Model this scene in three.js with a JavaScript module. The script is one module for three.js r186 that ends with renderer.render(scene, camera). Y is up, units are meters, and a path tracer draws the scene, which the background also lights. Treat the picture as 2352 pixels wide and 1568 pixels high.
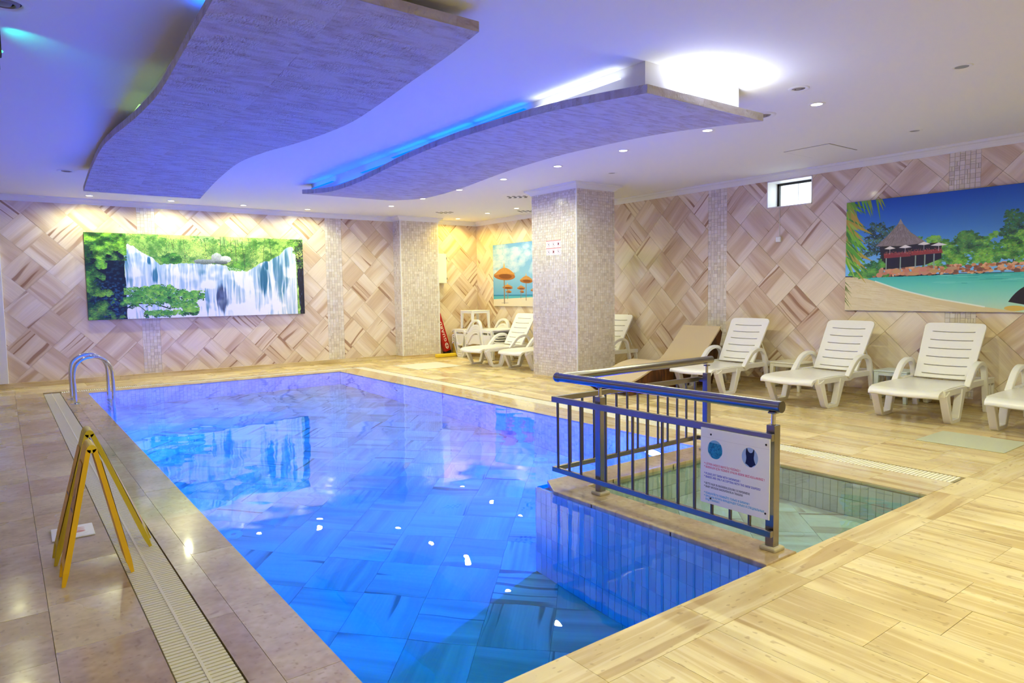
import * as THREE from 'three';
import { RoundedBoxGeometry } from 'three/addons/geometries/RoundedBoxGeometry.js';
import { mergeGeometries } from 'three/addons/utils/BufferGeometryUtils.js';
import { RectAreaLightUniformsLib } from 'three/addons/lights/RectAreaLightUniformsLib.js';

// ---------------------------------------------------------------- camera, sky, exposure
const scene = new THREE.Scene();
const camera = new THREE.PerspectiveCamera(53.42, 2352 / 1568, 0.05, 60);
camera.position.set(0, 1.3, 0);
camera.rotation.set(THREE.MathUtils.degToRad(-4.142), THREE.MathUtils.degToRad(-36.948), THREE.MathUtils.degToRad(-0.842), 'YXZ');
const renderer = new THREE.WebGLRenderer({ antialias: true });
renderer.toneMapping = THREE.LinearToneMapping;
renderer.toneMappingExposure = 1.0;
renderer.shadowMap.enabled = true;
RectAreaLightUniformsLib.init();
scene.background = new THREE.Color(0.80, 0.92, 1.0);   // overcast daylight outside the small window
scene.backgroundIntensity = 5.0;
const LIGHT = {
  spot: 6.3, spotColor: new THREE.Color(0.95, 0.96, 0.52), spotYellow: new THREE.Color(1.0, 0.76, 0.12),
  pool: 85, poolColor: new THREE.Color(0.03, 0.035, 1.0),
};

// ---------------------------------------------------------------- helpers
function mulberry(a) { return () => { a |= 0; a = (a + 0x6d2b79f5) | 0; let t = Math.imul(a ^ (a >>> 15), 1 | a); t = (t + Math.imul(t ^ (t >>> 7), 61 | t)) ^ t; return ((t ^ (t >>> 14)) >>> 0) / 4294967296; }; }
const rnd = mulberry(7);
const rr = (a, b, r = rnd) => a + (b - a) * r();
const lerp = (a, b, t) => a + (b - a) * t;
const clamp = (x, a = 0, b = 1) => Math.max(a, Math.min(b, x));
const sstep = (a, b, x) => { const t = clamp((x - a) / (b - a)); return t * t * (3 - 2 * t); };
const V3 = (x, y, z) => new THREE.Vector3(x, y, z);
function hash2(x, y) { let h = Math.imul(x, 374761393) + Math.imul(y, 668265263); h = Math.imul(h ^ (h >>> 13), 1274126177); return ((h ^ (h >>> 16)) >>> 0) / 4294967296; }
function vnoise(x, y) {
  const xi = Math.floor(x), yi = Math.floor(y); let fx = x - xi, fy = y - yi;
  fx = fx * fx * (3 - 2 * fx); fy = fy * fy * (3 - 2 * fy);
  const a = hash2(xi, yi), b = hash2(xi + 1, yi), c = hash2(xi, yi + 1), d = hash2(xi + 1, yi + 1);
  return a + (b - a) * fx + (c - a) * fy + (a - b - c + d) * fx * fy;
}
function fbm(x, y, n = 4) { let s = 0, a = 0.5, t = 0; for (let i = 0; i < n; i++) { s += a * vnoise(x, y); t += a; x = x * 2.03 + 17.1; y = y * 2.03 + 9.7; a *= 0.5; } return s / t; }
const used = new Map();
function numbered(name) { const n = used.get(name) || 0; used.set(name, n + 1); return n ? name + '_' + String(n).padStart(3, '0') : name; }
function mesh(name, geo, mat, parent) { const m = new THREE.Mesh(geo, mat); m.name = name; m.castShadow = true; m.receiveShadow = true; parent.add(m); return m; }
function tag(o, label, category, group, kind) { o.userData.label = label; o.userData.category = category; if (group) o.userData.group = group; if (kind) o.userData.kind = kind; return o; }
function thing(name, label, category, pos = [0, 0, 0], turn = 0, group) { const o = new THREE.Group(); o.name = numbered(name); o.position.set(...pos); o.rotation.y = turn; scene.add(o); return tag(o, label, category, group); }
function struct(name, label, category) { const o = new THREE.Group(); o.name = numbered(name); scene.add(o); return tag(o, label, category, null, 'structure'); }
function dup(src, label) { const c = src.clone(); c.name = numbered(src.userData.base || src.name); c.userData = { ...src.userData }; if (label) c.userData.label = label; scene.add(c); return c; }
function box(x0, x1, y0, y1, z0, z1) { const g = new THREE.BoxGeometry(Math.abs(x1 - x0), Math.abs(y1 - y0), Math.abs(z1 - z0)); g.translate((x0 + x1) / 2, (y0 + y1) / 2, (z0 + z1) / 2); return g; }
function rbox(x0, x1, y0, y1, z0, z1, r = 0.006, s = 2) { const g = new RoundedBoxGeometry(Math.abs(x1 - x0), Math.abs(y1 - y0), Math.abs(z1 - z0), s, r); g.translate((x0 + x1) / 2, (y0 + y1) / 2, (z0 + z1) / 2); return g; }
function cylY(r, y0, y1, x = 0, z = 0, seg = 24, r2 = r) { const g = new THREE.CylinderGeometry(r2, r, y1 - y0, seg); g.translate(x, (y0 + y1) / 2, z); return g; }
function tube(pts, r, seg = 40, rs = 12, closed = false) { return new THREE.TubeGeometry(new THREE.CatmullRomCurve3(pts.map((p) => V3(...p)), closed, 'centripetal'), seg, r, rs, closed); }
function rod(a, b, r, seg = 16) { const A = V3(...a), B = V3(...b), d = B.clone().sub(A); const g = new THREE.CylinderGeometry(r, r, d.length(), seg); g.applyQuaternion(new THREE.Quaternion().setFromUnitVectors(V3(0, 1, 0), d.clone().normalize())); g.translate(...A.add(B).multiplyScalar(0.5).toArray()); return g; }
function merged(list) { const l = list.map((g) => { let h = g.index ? g.toNonIndexed() : g; for (const k of Object.keys(h.attributes)) if (!['position', 'normal', 'uv', 'color'].includes(k)) h.deleteAttribute(k); return h; }); return mergeGeometries(l, false); }
// planar uv in metres
function metricUV(g, ax = 0, ay = 2, s = 1) { const p = g.attributes.position, uv = new Float32Array(p.count * 2); for (let i = 0; i < p.count; i++) { uv[2 * i] = p.getComponent(i, ax) * s; uv[2 * i + 1] = p.getComponent(i, ay) * s; } g.setAttribute('uv', new THREE.BufferAttribute(uv, 2)); return g; }
// a prism of a convex polygon in the plane (O, U, V), raised by t along N = U x V; uvf maps (u, v) to texture space
function prism(poly, fr, t, uvf, tilt) {
  const { O, U, V, N } = fr, pos = [], nor = [], uv = [], n = poly.length; let cu = 0, cv = 0;
  for (const [u, v] of poly) { cu += u / n; cv += v / n; }
  const P = (u, v, h) => { const hh = h + (tilt && h > 0 ? tilt[0] * (u - cu) + tilt[1] * (v - cv) : 0); return [O[0] + U[0] * u + V[0] * v + N[0] * hh, O[1] + U[1] * u + V[1] * v + N[1] * hh, O[2] + U[2] * u + V[2] * v + N[2] * hh]; };
  const Nt = tilt ? V3(N[0] - U[0] * tilt[0] - V[0] * tilt[1], N[1] - U[1] * tilt[0] - V[1] * tilt[1], N[2] - U[2] * tilt[0] - V[2] * tilt[1]).normalize().toArray() : N;
  const put = (a, nn, q) => { pos.push(...a); nor.push(...nn); uv.push(...uvf(q[0], q[1])); };
  for (let i = 1; i < n - 1; i++) for (const q of [poly[0], poly[i], poly[i + 1]]) put(P(q[0], q[1], t), Nt, q);
  for (let i = 0; i < n; i++) {
    const a = poly[i], b = poly[(i + 1) % n], du = b[0] - a[0], dv = b[1] - a[1], l = Math.hypot(du, dv) || 1, nu = dv / l, nv = -du / l;
    const nn = [U[0] * nu + V[0] * nv, U[1] * nu + V[1] * nv, U[2] * nu + V[2] * nv];
    const A = P(...a, 0), B = P(...b, 0), C = P(...b, t), D = P(...a, t);
    put(A, nn, a); put(B, nn, b); put(C, nn, b); put(A, nn, a); put(C, nn, b); put(D, nn, a);
  }
  const g = new THREE.BufferGeometry();
  g.setAttribute('position', new THREE.Float32BufferAttribute(pos, 3)); g.setAttribute('normal', new THREE.Float32BufferAttribute(nor, 3)); g.setAttribute('uv', new THREE.Float32BufferAttribute(uv, 2));
  return g;
}
function clipRect(poly, u0, u1, v0, v1) {
  const planes = [[1, 0, u0], [-1, 0, -u1], [0, 1, v0], [0, -1, -v1]];
  for (const [a, b, c] of planes) {
    const out = [];
    for (let i = 0; i < poly.length; i++) {
      const p = poly[i], q = poly[(i + 1) % poly.length], dp = a * p[0] + b * p[1] - c, dq = a * q[0] + b * q[1] - c;
      if (dp >= 0) out.push(p);
      if ((dp >= 0) !== (dq >= 0)) { const t = dp / (dp - dq); out.push([lerp(p[0], q[0], t), lerp(p[1], q[1], t)]); }
    }
    poly = out; if (poly.length < 3) return [];
  }
  return poly;
}
const area = (p) => { let s = 0; for (let i = 0; i < p.length; i++) { const a = p[i], b = p[(i + 1) % p.length]; s += a[0] * b[1] - a[1] * b[0]; } return Math.abs(s) / 2; };
const FLOOR = (y) => ({ O: [0, y, 0], U: [0, 0, 1], V: [1, 0, 0], N: [0, 1, 0] });   // u = z, v = x
// a flat bar that follows a planar path (x, y), of width w(s), extruded along z and bevelled
function ribbon(pts, w, z0, z1, bev = 0.006, smooth = 0) {
  let P = pts.map((p) => new THREE.Vector2(p[0], p[1]));
  if (smooth) P = new THREE.SplineCurve(P).getPoints(smooth);
  const n = P.length, L = [], R = [];
  for (let i = 0; i < n; i++) {
    const a = P[Math.max(0, i - 1)], b = P[Math.min(n - 1, i + 1)], d = b.clone().sub(a).normalize(), ww = (typeof w === 'function' ? w(i / (n - 1)) : w) / 2 - bev;
    let k = 1; if (i > 0 && i < n - 1) { const d1 = P[i].clone().sub(P[i - 1]).normalize(), d2 = P[i + 1].clone().sub(P[i]).normalize(); k = 1 / Math.max(0.5, Math.sqrt((1 + d1.dot(d2)) / 2)); }
    L.push(new THREE.Vector2(P[i].x - d.y * ww * k, P[i].y + d.x * ww * k)); R.push(new THREE.Vector2(P[i].x + d.y * ww * k, P[i].y - d.x * ww * k));
  }
  const sh = new THREE.Shape([...R, ...L.reverse()]);
  const g = new THREE.ExtrudeGeometry(sh, { depth: Math.max(0.001, z1 - z0 - 2 * bev), bevelEnabled: true, bevelThickness: bev, bevelSize: bev, bevelSegments: 2, curveSegments: 8 });
  g.translate(0, 0, z0 + bev); return g;
}
const tex = (w, h, f, srgb = true) => {
  const d = new Uint8Array(w * h * 4);
  for (let y = 0; y < h; y++) for (let x = 0; x < w; x++) { const c = f(x, y), i = (y * w + x) * 4; d[i] = clamp(c[0], 0, 255); d[i + 1] = clamp(c[1], 0, 255); d[i + 2] = clamp(c[2], 0, 255); d[i + 3] = 255; }
  const t = new THREE.DataTexture(d, w, h, THREE.RGBAFormat); t.magFilter = THREE.LinearFilter; t.minFilter = THREE.LinearMipmapLinearFilter; t.wrapS = t.wrapT = THREE.RepeatWrapping; if (srgb) t.colorSpace = THREE.SRGBColorSpace; t.needsUpdate = true; return t;
};
const mix3 = (a, b, t) => [lerp(a[0], b[0], t), lerp(a[1], b[1], t), lerp(a[2], b[2], t)];

// ---------------------------------------------------------------- materials
// veined stone-look tile: 4 m x 4 m of print, veins along u
const tileTex = tex(1536, 1536, (x, y) => {
  const u = x / 384, v = y / 384, w = v + (fbm(u * 1.3, v * 2.2, 3) - 0.5) * 0.10;
  const a = fbm(u * 0.5, w * 6, 3), b = vnoise(u * 0.9 + 31, w * 34), c = vnoise(u * 3, w * 120 + 5);
  let col = mix3([232, 216, 189], [206, 180, 146], sstep(0.38, 0.72, a) * 0.8);
  col = mix3(col, [240, 229, 214], sstep(0.55, 0.8, vnoise(u * 0.7 + 9, w * 9 + 3)) * 0.6);
  const d = sstep(0.66, 0.80, vnoise(u * 0.45 + 77, w * 8 + 13)) * (0.1 + 0.9 * b);
  col = mix3(col, [180, 142, 110], d * 0.55);
  const e = sstep(0.80, 0.88, vnoise(u * 0.7 + 3, w * 30 + 50)) * sstep(0.35, 0.55, vnoise(u * 1.1, v * 2.4 + 8));
  col = mix3(col, [150, 112, 84], e * 0.75);
  const g = (c - 0.5) * 10; return [col[0] + g, col[1] + g, col[2] + g];
});
// warm travertine: 4 m x 4 m, bands along u
const deckTex = tex(1536, 1536, (x, y) => {
  const u = x / 384, v = y / 384, w = v + (fbm(u * 2, v * 4, 3) - 0.5) * 0.05;
  const a = fbm(u * 1.1, w * 14, 4), b = fbm(u * 2.2 + 5, w * 60, 2), m = fbm(u * 5, v * 5, 4);
  let col = mix3([224, 205, 158], [204, 178, 126], sstep(0.30, 0.70, a));
  col = mix3(col, [233, 218, 186], sstep(0.5, 0.75, b) * 0.5);
  const d = sstep(0.74, 0.82, vnoise(u * 0.9 + 41, w * 17 + 3)) * sstep(0.35, 0.6, vnoise(u * 1.5 + 2, v * 3));
  col = mix3(col, [172, 138, 88], d * 0.6);
  const p = sstep(0.88, 0.93, vnoise(u * 26, v * 70)) * 0.35; col = mix3(col, [150, 118, 80], p);
  const k = (m - 0.5) * 26; return [col[0] + k, col[1] + k, col[2] + k * 0.9];
});
// worn, blotchy travertine of the walkway
const walkTex = tex(1024, 1024, (x, y) => {
  const u = x / 256, v = y / 256, a = fbm(u * 2.4, v * 2.4, 5), b = fbm(u * 9 + 3, v * 5, 4);
  let col = mix3([200, 182, 146], [168, 144, 108], sstep(0.25, 0.75, a));
  col = mix3(col, [188, 164, 130], sstep(0.45, 0.65, b) * 0.6);
  const p = sstep(0.80, 0.95, vnoise(u * 60, v * 66)) * 0.35, q = (fbm(u * 40, v * 40, 2) - 0.5) * 22; col = mix3(col, [130, 106, 78], p); return [col[0] + q, col[1] + q, col[2] + q];
});
const wetTex = tex(512, 512, (x, y) => { const u = x / 128, v = y / 128, a = fbm(u * 1.6, v * 1.6, 4), b = fbm(u * 14, v * 14, 3), g = 255 * (0.13 + 0.30 * sstep(0.38, 0.62, a) + 0.08 * b); return [g, g, g]; }, false);
const stoneBump = tex(512, 512, (x, y) => { const u = x / 64, v = y / 64, g = 255 * (0.6 * fbm(u, v * 1.6, 4) + 0.4 * fbm(u * 6, v * 6, 2)); return [g, g, g]; }, false);
const wetDeck = (t) => { const q = t.clone(); q.repeat.set(1, 1); q.needsUpdate = true; return q; };
const plasterBump = tex(1024, 1024, (x, y) => {
  const u = x / 170, v = y / 170, w = fbm(u * 1.2, v * 1.2, 3);
  const a = fbm(u * 9 + w * 3, v * 4.5 + w * 2, 4), r = 1 - Math.abs(2 * fbm(u * 16 + w * 4, v * 9, 3) - 1), soft = sstep(0.38, 0.62, fbm(u * 0.9 + 4, v * 2.2, 3));
  const g = 255 * clamp(0.35 + (0.35 * a + 0.35 * r - 0.35) * (0.25 + 0.9 * soft) + 0.25 * soft); return [g, g, g];
}, false);
const M = {};
M.tile = new THREE.MeshPhysicalMaterial({ map: tileTex, roughness: 0.10, clearcoat: 0.3, clearcoatRoughness: 0.05 });
M.poolTile = new THREE.MeshPhysicalMaterial({ map: tileTex, roughness: 0.35, color: new THREE.Color(0.95, 0.97, 1) });
M.grout = new THREE.MeshStandardMaterial({ color: 0xcdbda4, roughness: 0.9 });
M.poolGrout = new THREE.MeshStandardMaterial({ color: 0xa39a8a, roughness: 0.9 });
M.joint = new THREE.MeshStandardMaterial({ color: 0x9c8460, roughness: 0.95 });
M.deck = new THREE.MeshPhysicalMaterial({ map: deckTex, roughness: 1, roughnessMap: wetTex, bumpMap: stoneBump, bumpScale: 0.0006 });
M.walk = new THREE.MeshPhysicalMaterial({ map: walkTex, roughness: 1, roughnessMap: wetTex, bumpMap: stoneBump, bumpScale: 0.0008 });
M.coping = new THREE.MeshPhysicalMaterial({ map: deckTex, roughness: 0.14, clearcoat: 0.6, clearcoatRoughness: 0.03 });
M.copingNear = new THREE.MeshPhysicalMaterial({ map: deckTex, roughness: 0.42, bumpMap: stoneBump, bumpScale: 0.0006 });
M.deckNear = new THREE.MeshPhysicalMaterial({ map: deckTex, roughness: 0.46, bumpMap: stoneBump, bumpScale: 0.0008 });
M.skirting = new THREE.MeshPhysicalMaterial({ map: deckTex, roughness: 0.4 });
M.walkCoping = new THREE.MeshPhysicalMaterial({ map: walkTex, roughness: 0.24, clearcoat: 0.45, clearcoatRoughness: 0.06 });
M.mosaic = new THREE.MeshPhysicalMaterial({ vertexColors: true, roughness: 0.14 });
M.poolMosaic = new THREE.MeshPhysicalMaterial({ vertexColors: true, roughness: 0.25 });
M.poolMosaicPiece = [0xe2e0d8, 0xd6d6d0, 0xe9e6dc, 0xcfd2d0].map((c) => new THREE.MeshPhysicalMaterial({ color: c, roughness: 0.22 }));
M.white = new THREE.MeshStandardMaterial({ color: new THREE.Color(0.80, 0.80, 0.79), roughness: 0.85 });
M.whiteGloss = new THREE.MeshStandardMaterial({ color: new THREE.Color(0.82, 0.82, 0.80), roughness: 0.4 });
M.whiteTwo = M.white.clone(); M.whiteTwo.side = THREE.DoubleSide;
const plasterTex = tex(768, 768, (x, y) => { const u = x / 128, v = y / 128, w = fbm(u * 1.2, v * 1.2, 3), a = fbm(u * 2.2 + w * 2, v * 7 + w, 4), b = fbm(u * 7, v * 16, 3); let c = mix3([196, 190, 190], [184, 175, 170], sstep(0.35, 0.65, a)); c = mix3(c, [150, 130, 112], sstep(0.60, 0.72, a * 0.55 + b * 0.45) * 0.35); return c; });
M.plaster = new THREE.MeshStandardMaterial({ map: plasterTex, roughness: 0.8, bumpMap: plasterBump, bumpScale: 0.02 });
M.resin = new THREE.MeshPhysicalMaterial({ color: new THREE.Color(0.84, 0.82, 0.83), roughness: 0.24 });
M.resinCream = new THREE.MeshPhysicalMaterial({ color: new THREE.Color(0.76, 0.73, 0.60), roughness: 0.3 });
M.resinBlue = new THREE.MeshPhysicalMaterial({ color: new THREE.Color(0.60, 0.68, 0.72), roughness: 0.3 });
M.steel = new THREE.MeshStandardMaterial({ color: new THREE.Color(0.30, 0.28, 0.27), metalness: 1, roughness: 0.27 });
M.steelDark = new THREE.MeshStandardMaterial({ color: new THREE.Color(0.17, 0.16, 0.16), metalness: 1, roughness: 0.36 });
M.chrome = new THREE.MeshStandardMaterial({ color: new THREE.Color(0.72, 0.72, 0.74), metalness: 1, roughness: 0.08 });
M.chromeTwo = M.chrome.clone(); M.chromeTwo.side = THREE.DoubleSide;
M.limed = new THREE.MeshStandardMaterial({ color: 0xb3a892, roughness: 0.6 });
M.yellowTwo = new THREE.MeshPhysicalMaterial({ color: new THREE.Color(0.80, 0.56, 0.02), roughness: 0.4, side: THREE.DoubleSide });
M.black = new THREE.MeshStandardMaterial({ color: 0x0d0d0e, roughness: 0.6 });
M.blackTwo = M.black.clone(); M.blackTwo.side = THREE.DoubleSide; M.grey2 = new THREE.MeshStandardMaterial({ color: 0x8b8478, roughness: 0.6, side: THREE.DoubleSide });
M.channel = new THREE.MeshStandardMaterial({ color: 0x9a9184, roughness: 0.9 });
M.grating = new THREE.MeshStandardMaterial({ color: 0xd9d2ba, roughness: 0.5 });
M.gratingWhite = new THREE.MeshStandardMaterial({ color: 0xf1ecdd, roughness: 0.45 });
M.yellow = new THREE.MeshPhysicalMaterial({ color: new THREE.Color(0.86, 0.50, 0.01), roughness: 0.35 });
M.yellowCast = new THREE.MeshPhysicalMaterial({ color: new THREE.Color(0.80, 0.56, 0.02), roughness: 0.4 });
M.yellowOld = new THREE.MeshPhysicalMaterial({ color: new THREE.Color(0.62, 0.47, 0.02), roughness: 0.4 });
M.red = new THREE.MeshPhysicalMaterial({ color: new THREE.Color(0.50, 0.02, 0.015), roughness: 0.4 });
M.lens = new THREE.MeshStandardMaterial({ color: 0xffffff, emissive: new THREE.Color(1, 0.93, 0.78), emissiveIntensity: 9, roughness: 0.4 });
M.lensYellow = new THREE.MeshStandardMaterial({ color: 0xffffff, emissive: new THREE.Color(1, 0.86, 0.5), emissiveIntensity: 8, roughness: 0.4 });
M.lensOff = new THREE.MeshStandardMaterial({ color: 0x9a9a98, roughness: 0.35 });
M.poolLens = new THREE.MeshStandardMaterial({ color: 0xffffff, emissive: new THREE.Color(0.55, 0.55, 1), emissiveIntensity: 30 });
M.water = new THREE.MeshPhysicalMaterial({ color: 0xffffff, transmission: 1, thickness: 1.4, roughness: 0, ior: 1.33, attenuationColor: new THREE.Color(0.40, 0.95, 0.98), attenuationDistance: 1.0 });
M.water.name = 'pool water';
M.paddle = new THREE.MeshPhysicalMaterial({ color: new THREE.Color(0.64, 0.86, 0.95), transmission: 1, thickness: 0, roughness: 0, ior: 1.33 });
M.pictureEdge = new THREE.MeshStandardMaterial({ color: 0x4a4a46, roughness: 0.6 });
M.mat = new THREE.MeshStandardMaterial({ color: 0xc9cdb6, roughness: 0.35 });
M.lime = new THREE.MeshStandardMaterial({ color: 0xdedcd0, roughness: 0.4 });
// ---------------------------------------------------------------- the room
const X0 = -1.6, X1 = 8.35, Z0 = -12.33, Z1 = 2.2, H = 2.82;
const PX0 = 0.903, PX1 = 4.56, PZ0 = -10.95, PZ1 = -1.77, DEPTH = 1.45;     // main pool
const KX0 = 3.05, KX1 = 4.56, KZ0 = -3.27, KZ1 = -1.77, KD = 0.26;            // paddling pool
const WX = 2.82;                                                             // face of the paddling pool wall, towards the main pool

// floor: subfloor + one slab per stone
const floor = struct('floor', 'travertine pool deck of long sawn slabs around the water', 'floor');
{
  const sub = [];
  const S = (x0, x1, z0, z1) => sub.push(box(x0, x1, -0.25, -0.022, z0, z1));
  S(X0, 0.405, Z0, Z1); S(0.60, PX0 - 0.012, -11.22, -1.0); S(0.405, X1, Z0, -11.40); S(0.60, PX1, -11.22, PZ0 - 0.012); S(PX1 + 0.012, 4.97, -11.22, PZ1);
  S(5.17, X1, -11.40, PZ1); S(0.60, X1, PZ1 + 0.012, Z1); S(0.405, 0.60, -1.0, Z1);
  mesh('subfloor', merged(sub), M.joint, floor);
  const ch = []; const C = (x0, x1, z0, z1) => ch.push(box(x0, x1, -0.25, -0.085, z0, z1));
  C(0.405, 0.60, -11.40, -1.0); C(0.60, 4.97, -11.40, -11.22); C(4.97, 5.17, -11.40, PZ1 + 0.01);
  mesh('gutter_bed', merged(ch), M.channel, floor);
  // stones: rectangle in (z, x), vein along z or along x
  const r = mulberry(21);
  const slab = (x0, x1, z0, z1, mat, alongZ = true, gap = 0.0009, name = 'slab') => {
    const ou = r() * 3, ov = r() * 3, t = 0.022 + (r() - 0.5) * 0.0008;
    const uvf = alongZ ? (u, v) => [(u - z0 + ou) / 4, (v - x0 + ov) / 4] : (u, v) => [(v - x0 + ou) / 4, (u - z0 + ov) / 4];
    const e = 0.0025, fr = FLOOR(-0.022);
    const p = (d) => [[z0 + gap + d, x0 + gap + d], [z1 - gap - d, x0 + gap + d], [z1 - gap - d, x1 - gap - d], [z0 + gap + d, x1 - gap - d]];
    const g = prism(p(0), fr, t, uvf); mesh(name, g, mat, floor); void e;
  };
  const run = (x0, x1, z0, z1, len, mat, axis, alongZ, jitter = 0.25, start) => {   // a strip cut across into stones
    let a = axis === 'z' ? z0 : x0; const end = axis === 'z' ? z1 : x1; let first = true;
    while (a < end - 0.02) { let l = len * (1 + (r() - 0.5) * jitter); if (first && start) { l = start; first = false; } let b = a + l; if (end - b < len * 0.3) b = end; if (axis === 'z') slab(x0, x1, a, b, mat, alongZ); else slab(a, b, z0, z1, mat, alongZ); a = b; }
  };
  // walkway on the left
  slab(X0, -0.23, Z0, Z1, M.walk); run(-0.23, 0.092, -11.40, -1.0, 0.5, M.walk, 'z', true, 0.1); run(0.092, 0.405, -11.40, -1.0, 0.5, M.walk, 'z', true, 0.1);
  slab(-0.23, 0.405, -1.0, Z1, M.walk);
  run(0.60, 0.702, -11.22, -1.77, 0.7, M.walkCoping, 'z', true, 0.1); run(0.702, PX0, -11.22, -1.77, 0.69, M.walkCoping, 'z', true, 0.1);
  // far side
  run(-0.23, X1, Z0, -11.87, 0.61, M.deck, 'x', false, 0.05); run(-0.23, X1, -11.87, -11.40, 0.61, M.deck, 'x', false, 0.05, 0.33);
  run(PX0, PX1, -11.22, PZ0, 0.6, M.coping, 'x', false, 0.1);
  // right side
  run(PX1, 4.97, -11.22, PZ1, 0.6, M.coping, 'z', true, 0.1);
  for (let x = 5.17, i = 0; x < X1 - 0.02; i++) { const b = Math.min(X1, x + 0.305); run(x, X1 - b < 0.1 ? X1 : b, -11.40, PZ1, 0.52, M.deck, 'z', true, 0.35, 0.2 + r() * 0.4); x = X1 - b < 0.1 ? X1 : b; }
  // near side
  run(0.60, 5.2, PZ1, -1.552, 0.62, M.copingNear, 'x', false, 0.15, 0.95); run(5.2, X1, PZ1, -1.552, 0.62, M.deck, 'x', false, 0.1);
  for (let x = 0.60, i = 0; x < 5.4; i++, x += 0.305) run(x, x + 0.305, -1.552, -0.2, 0.46, M.deckNear, 'z', true, 0.3, [0.45, 0.63, 0.41, 0.55][i % 4]);
  slab(5.785, X1, -1.552, Z1, M.deck); slab(0.60, 5.785, -0.2, Z1, M.deckNear); slab(0.405, 0.60, -1.0, Z1, M.deckNear); slab(5.48, 5.785, -1.552, -0.2, M.deck);
}

// ceiling, thick enough to close the room
const ceiling = struct('ceiling', 'white painted plaster ceiling over the pool hall', 'ceiling');
mesh('ceiling_board', box(X0 - 0.35, X1 + 0.35, H, H + 0.2, Z0 - 0.35, Z1 + 0.35), M.white, ceiling);

// diagonal tile cladding of one wall; rects = areas to clad, holes = openings inside them
const frameBack = { O: [0, 0, Z0], U: [1, 0, 0], V: [0, 1, 0], N: [0, 0, 1] };
const frameRight = { O: [X1, 0, 0], U: [0, 0, 1], V: [0, 1, 0], N: [-1, 0, 0] };
function cladding(parent, fr, rects, holes, T, a0, b0, mat, seed, thick, name = 'tile') {
  const r = mulberry(seed), q = Math.SQRT1_2, gap = 0.0014;
  let umin = 1e9, umax = -1e9, vmin = 1e9, vmax = -1e9; for (const [a, b, c, d] of rects) { umin = Math.min(umin, a); umax = Math.max(umax, b); vmin = Math.min(vmin, c); vmax = Math.max(vmax, d); }
  const A = [], B = []; for (const u of [umin, umax]) for (const v of [vmin, vmax]) { A.push((u + v) * q); B.push((u - v) * q); }
  const i0 = Math.floor((Math.min(...A) - a0) / T), i1 = Math.ceil((Math.max(...A) - a0) / T), j0 = Math.floor((Math.min(...B) - b0) / T), j1 = Math.ceil((Math.max(...B) - b0) / T);
  for (let i = i0; i < i1; i++) for (let j = j0; j < j1; j++) {
    const a = a0 + i * T + gap, A1 = a0 + (i + 1) * T - gap, b = b0 + j * T + gap, B1 = b0 + (j + 1) * T - gap;
    const P = (x, y) => [(x + y) * q, (x - y) * q];
    const sq = [P(a, b), P(a, B1), P(A1, B1), P(A1, b)];
    const along = ((i + j) & 1) === 0, ou = r() * 3.5, ov = r() * 3.5, tilt = [(r() - 0.5) * 0.006, (r() - 0.5) * 0.006], flip = r() < 0.5 ? -1 : 1;
    const uvf = (u, v) => { const s = (u + v) * q - a, t = (u - v) * q - b; return along ? [(s + ou) / 4, (flip * t + ov + 0.5) / 4] : [(t + ou) / 4, (flip * s + ov + 0.5) / 4]; };
    const cells = [];
    for (const R of rects) {
      let parts = [R];
      for (const h of holes) { const next = []; for (const [u0, u1, v0, v1] of parts) { if (h[1] <= u0 || h[0] >= u1 || h[3] <= v0 || h[2] >= v1 || !clipRect(sq, Math.max(u0, h[0]), Math.min(u1, h[1]), Math.max(v0, h[2]), Math.min(v1, h[3])).length) { next.push([u0, u1, v0, v1]); continue; } next.push([u0, h[0], v0, v1], [h[1], u1, v0, v1], [Math.max(u0, h[0]), Math.min(u1, h[1]), v0, h[2]], [Math.max(u0, h[0]), Math.min(u1, h[1]), h[3], v1]); } parts = next.filter((p) => p[1] > p[0] && p[3] > p[2]); }
      for (const p of parts) { const c = clipRect(sq, ...p); if (c.length && area(c) > 0.0004) cells.push(c); }
    }
    for (const c of cells) mesh(name, prism(c, fr, thick, uvf, tilt), mat, parent);
  }
}
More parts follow.
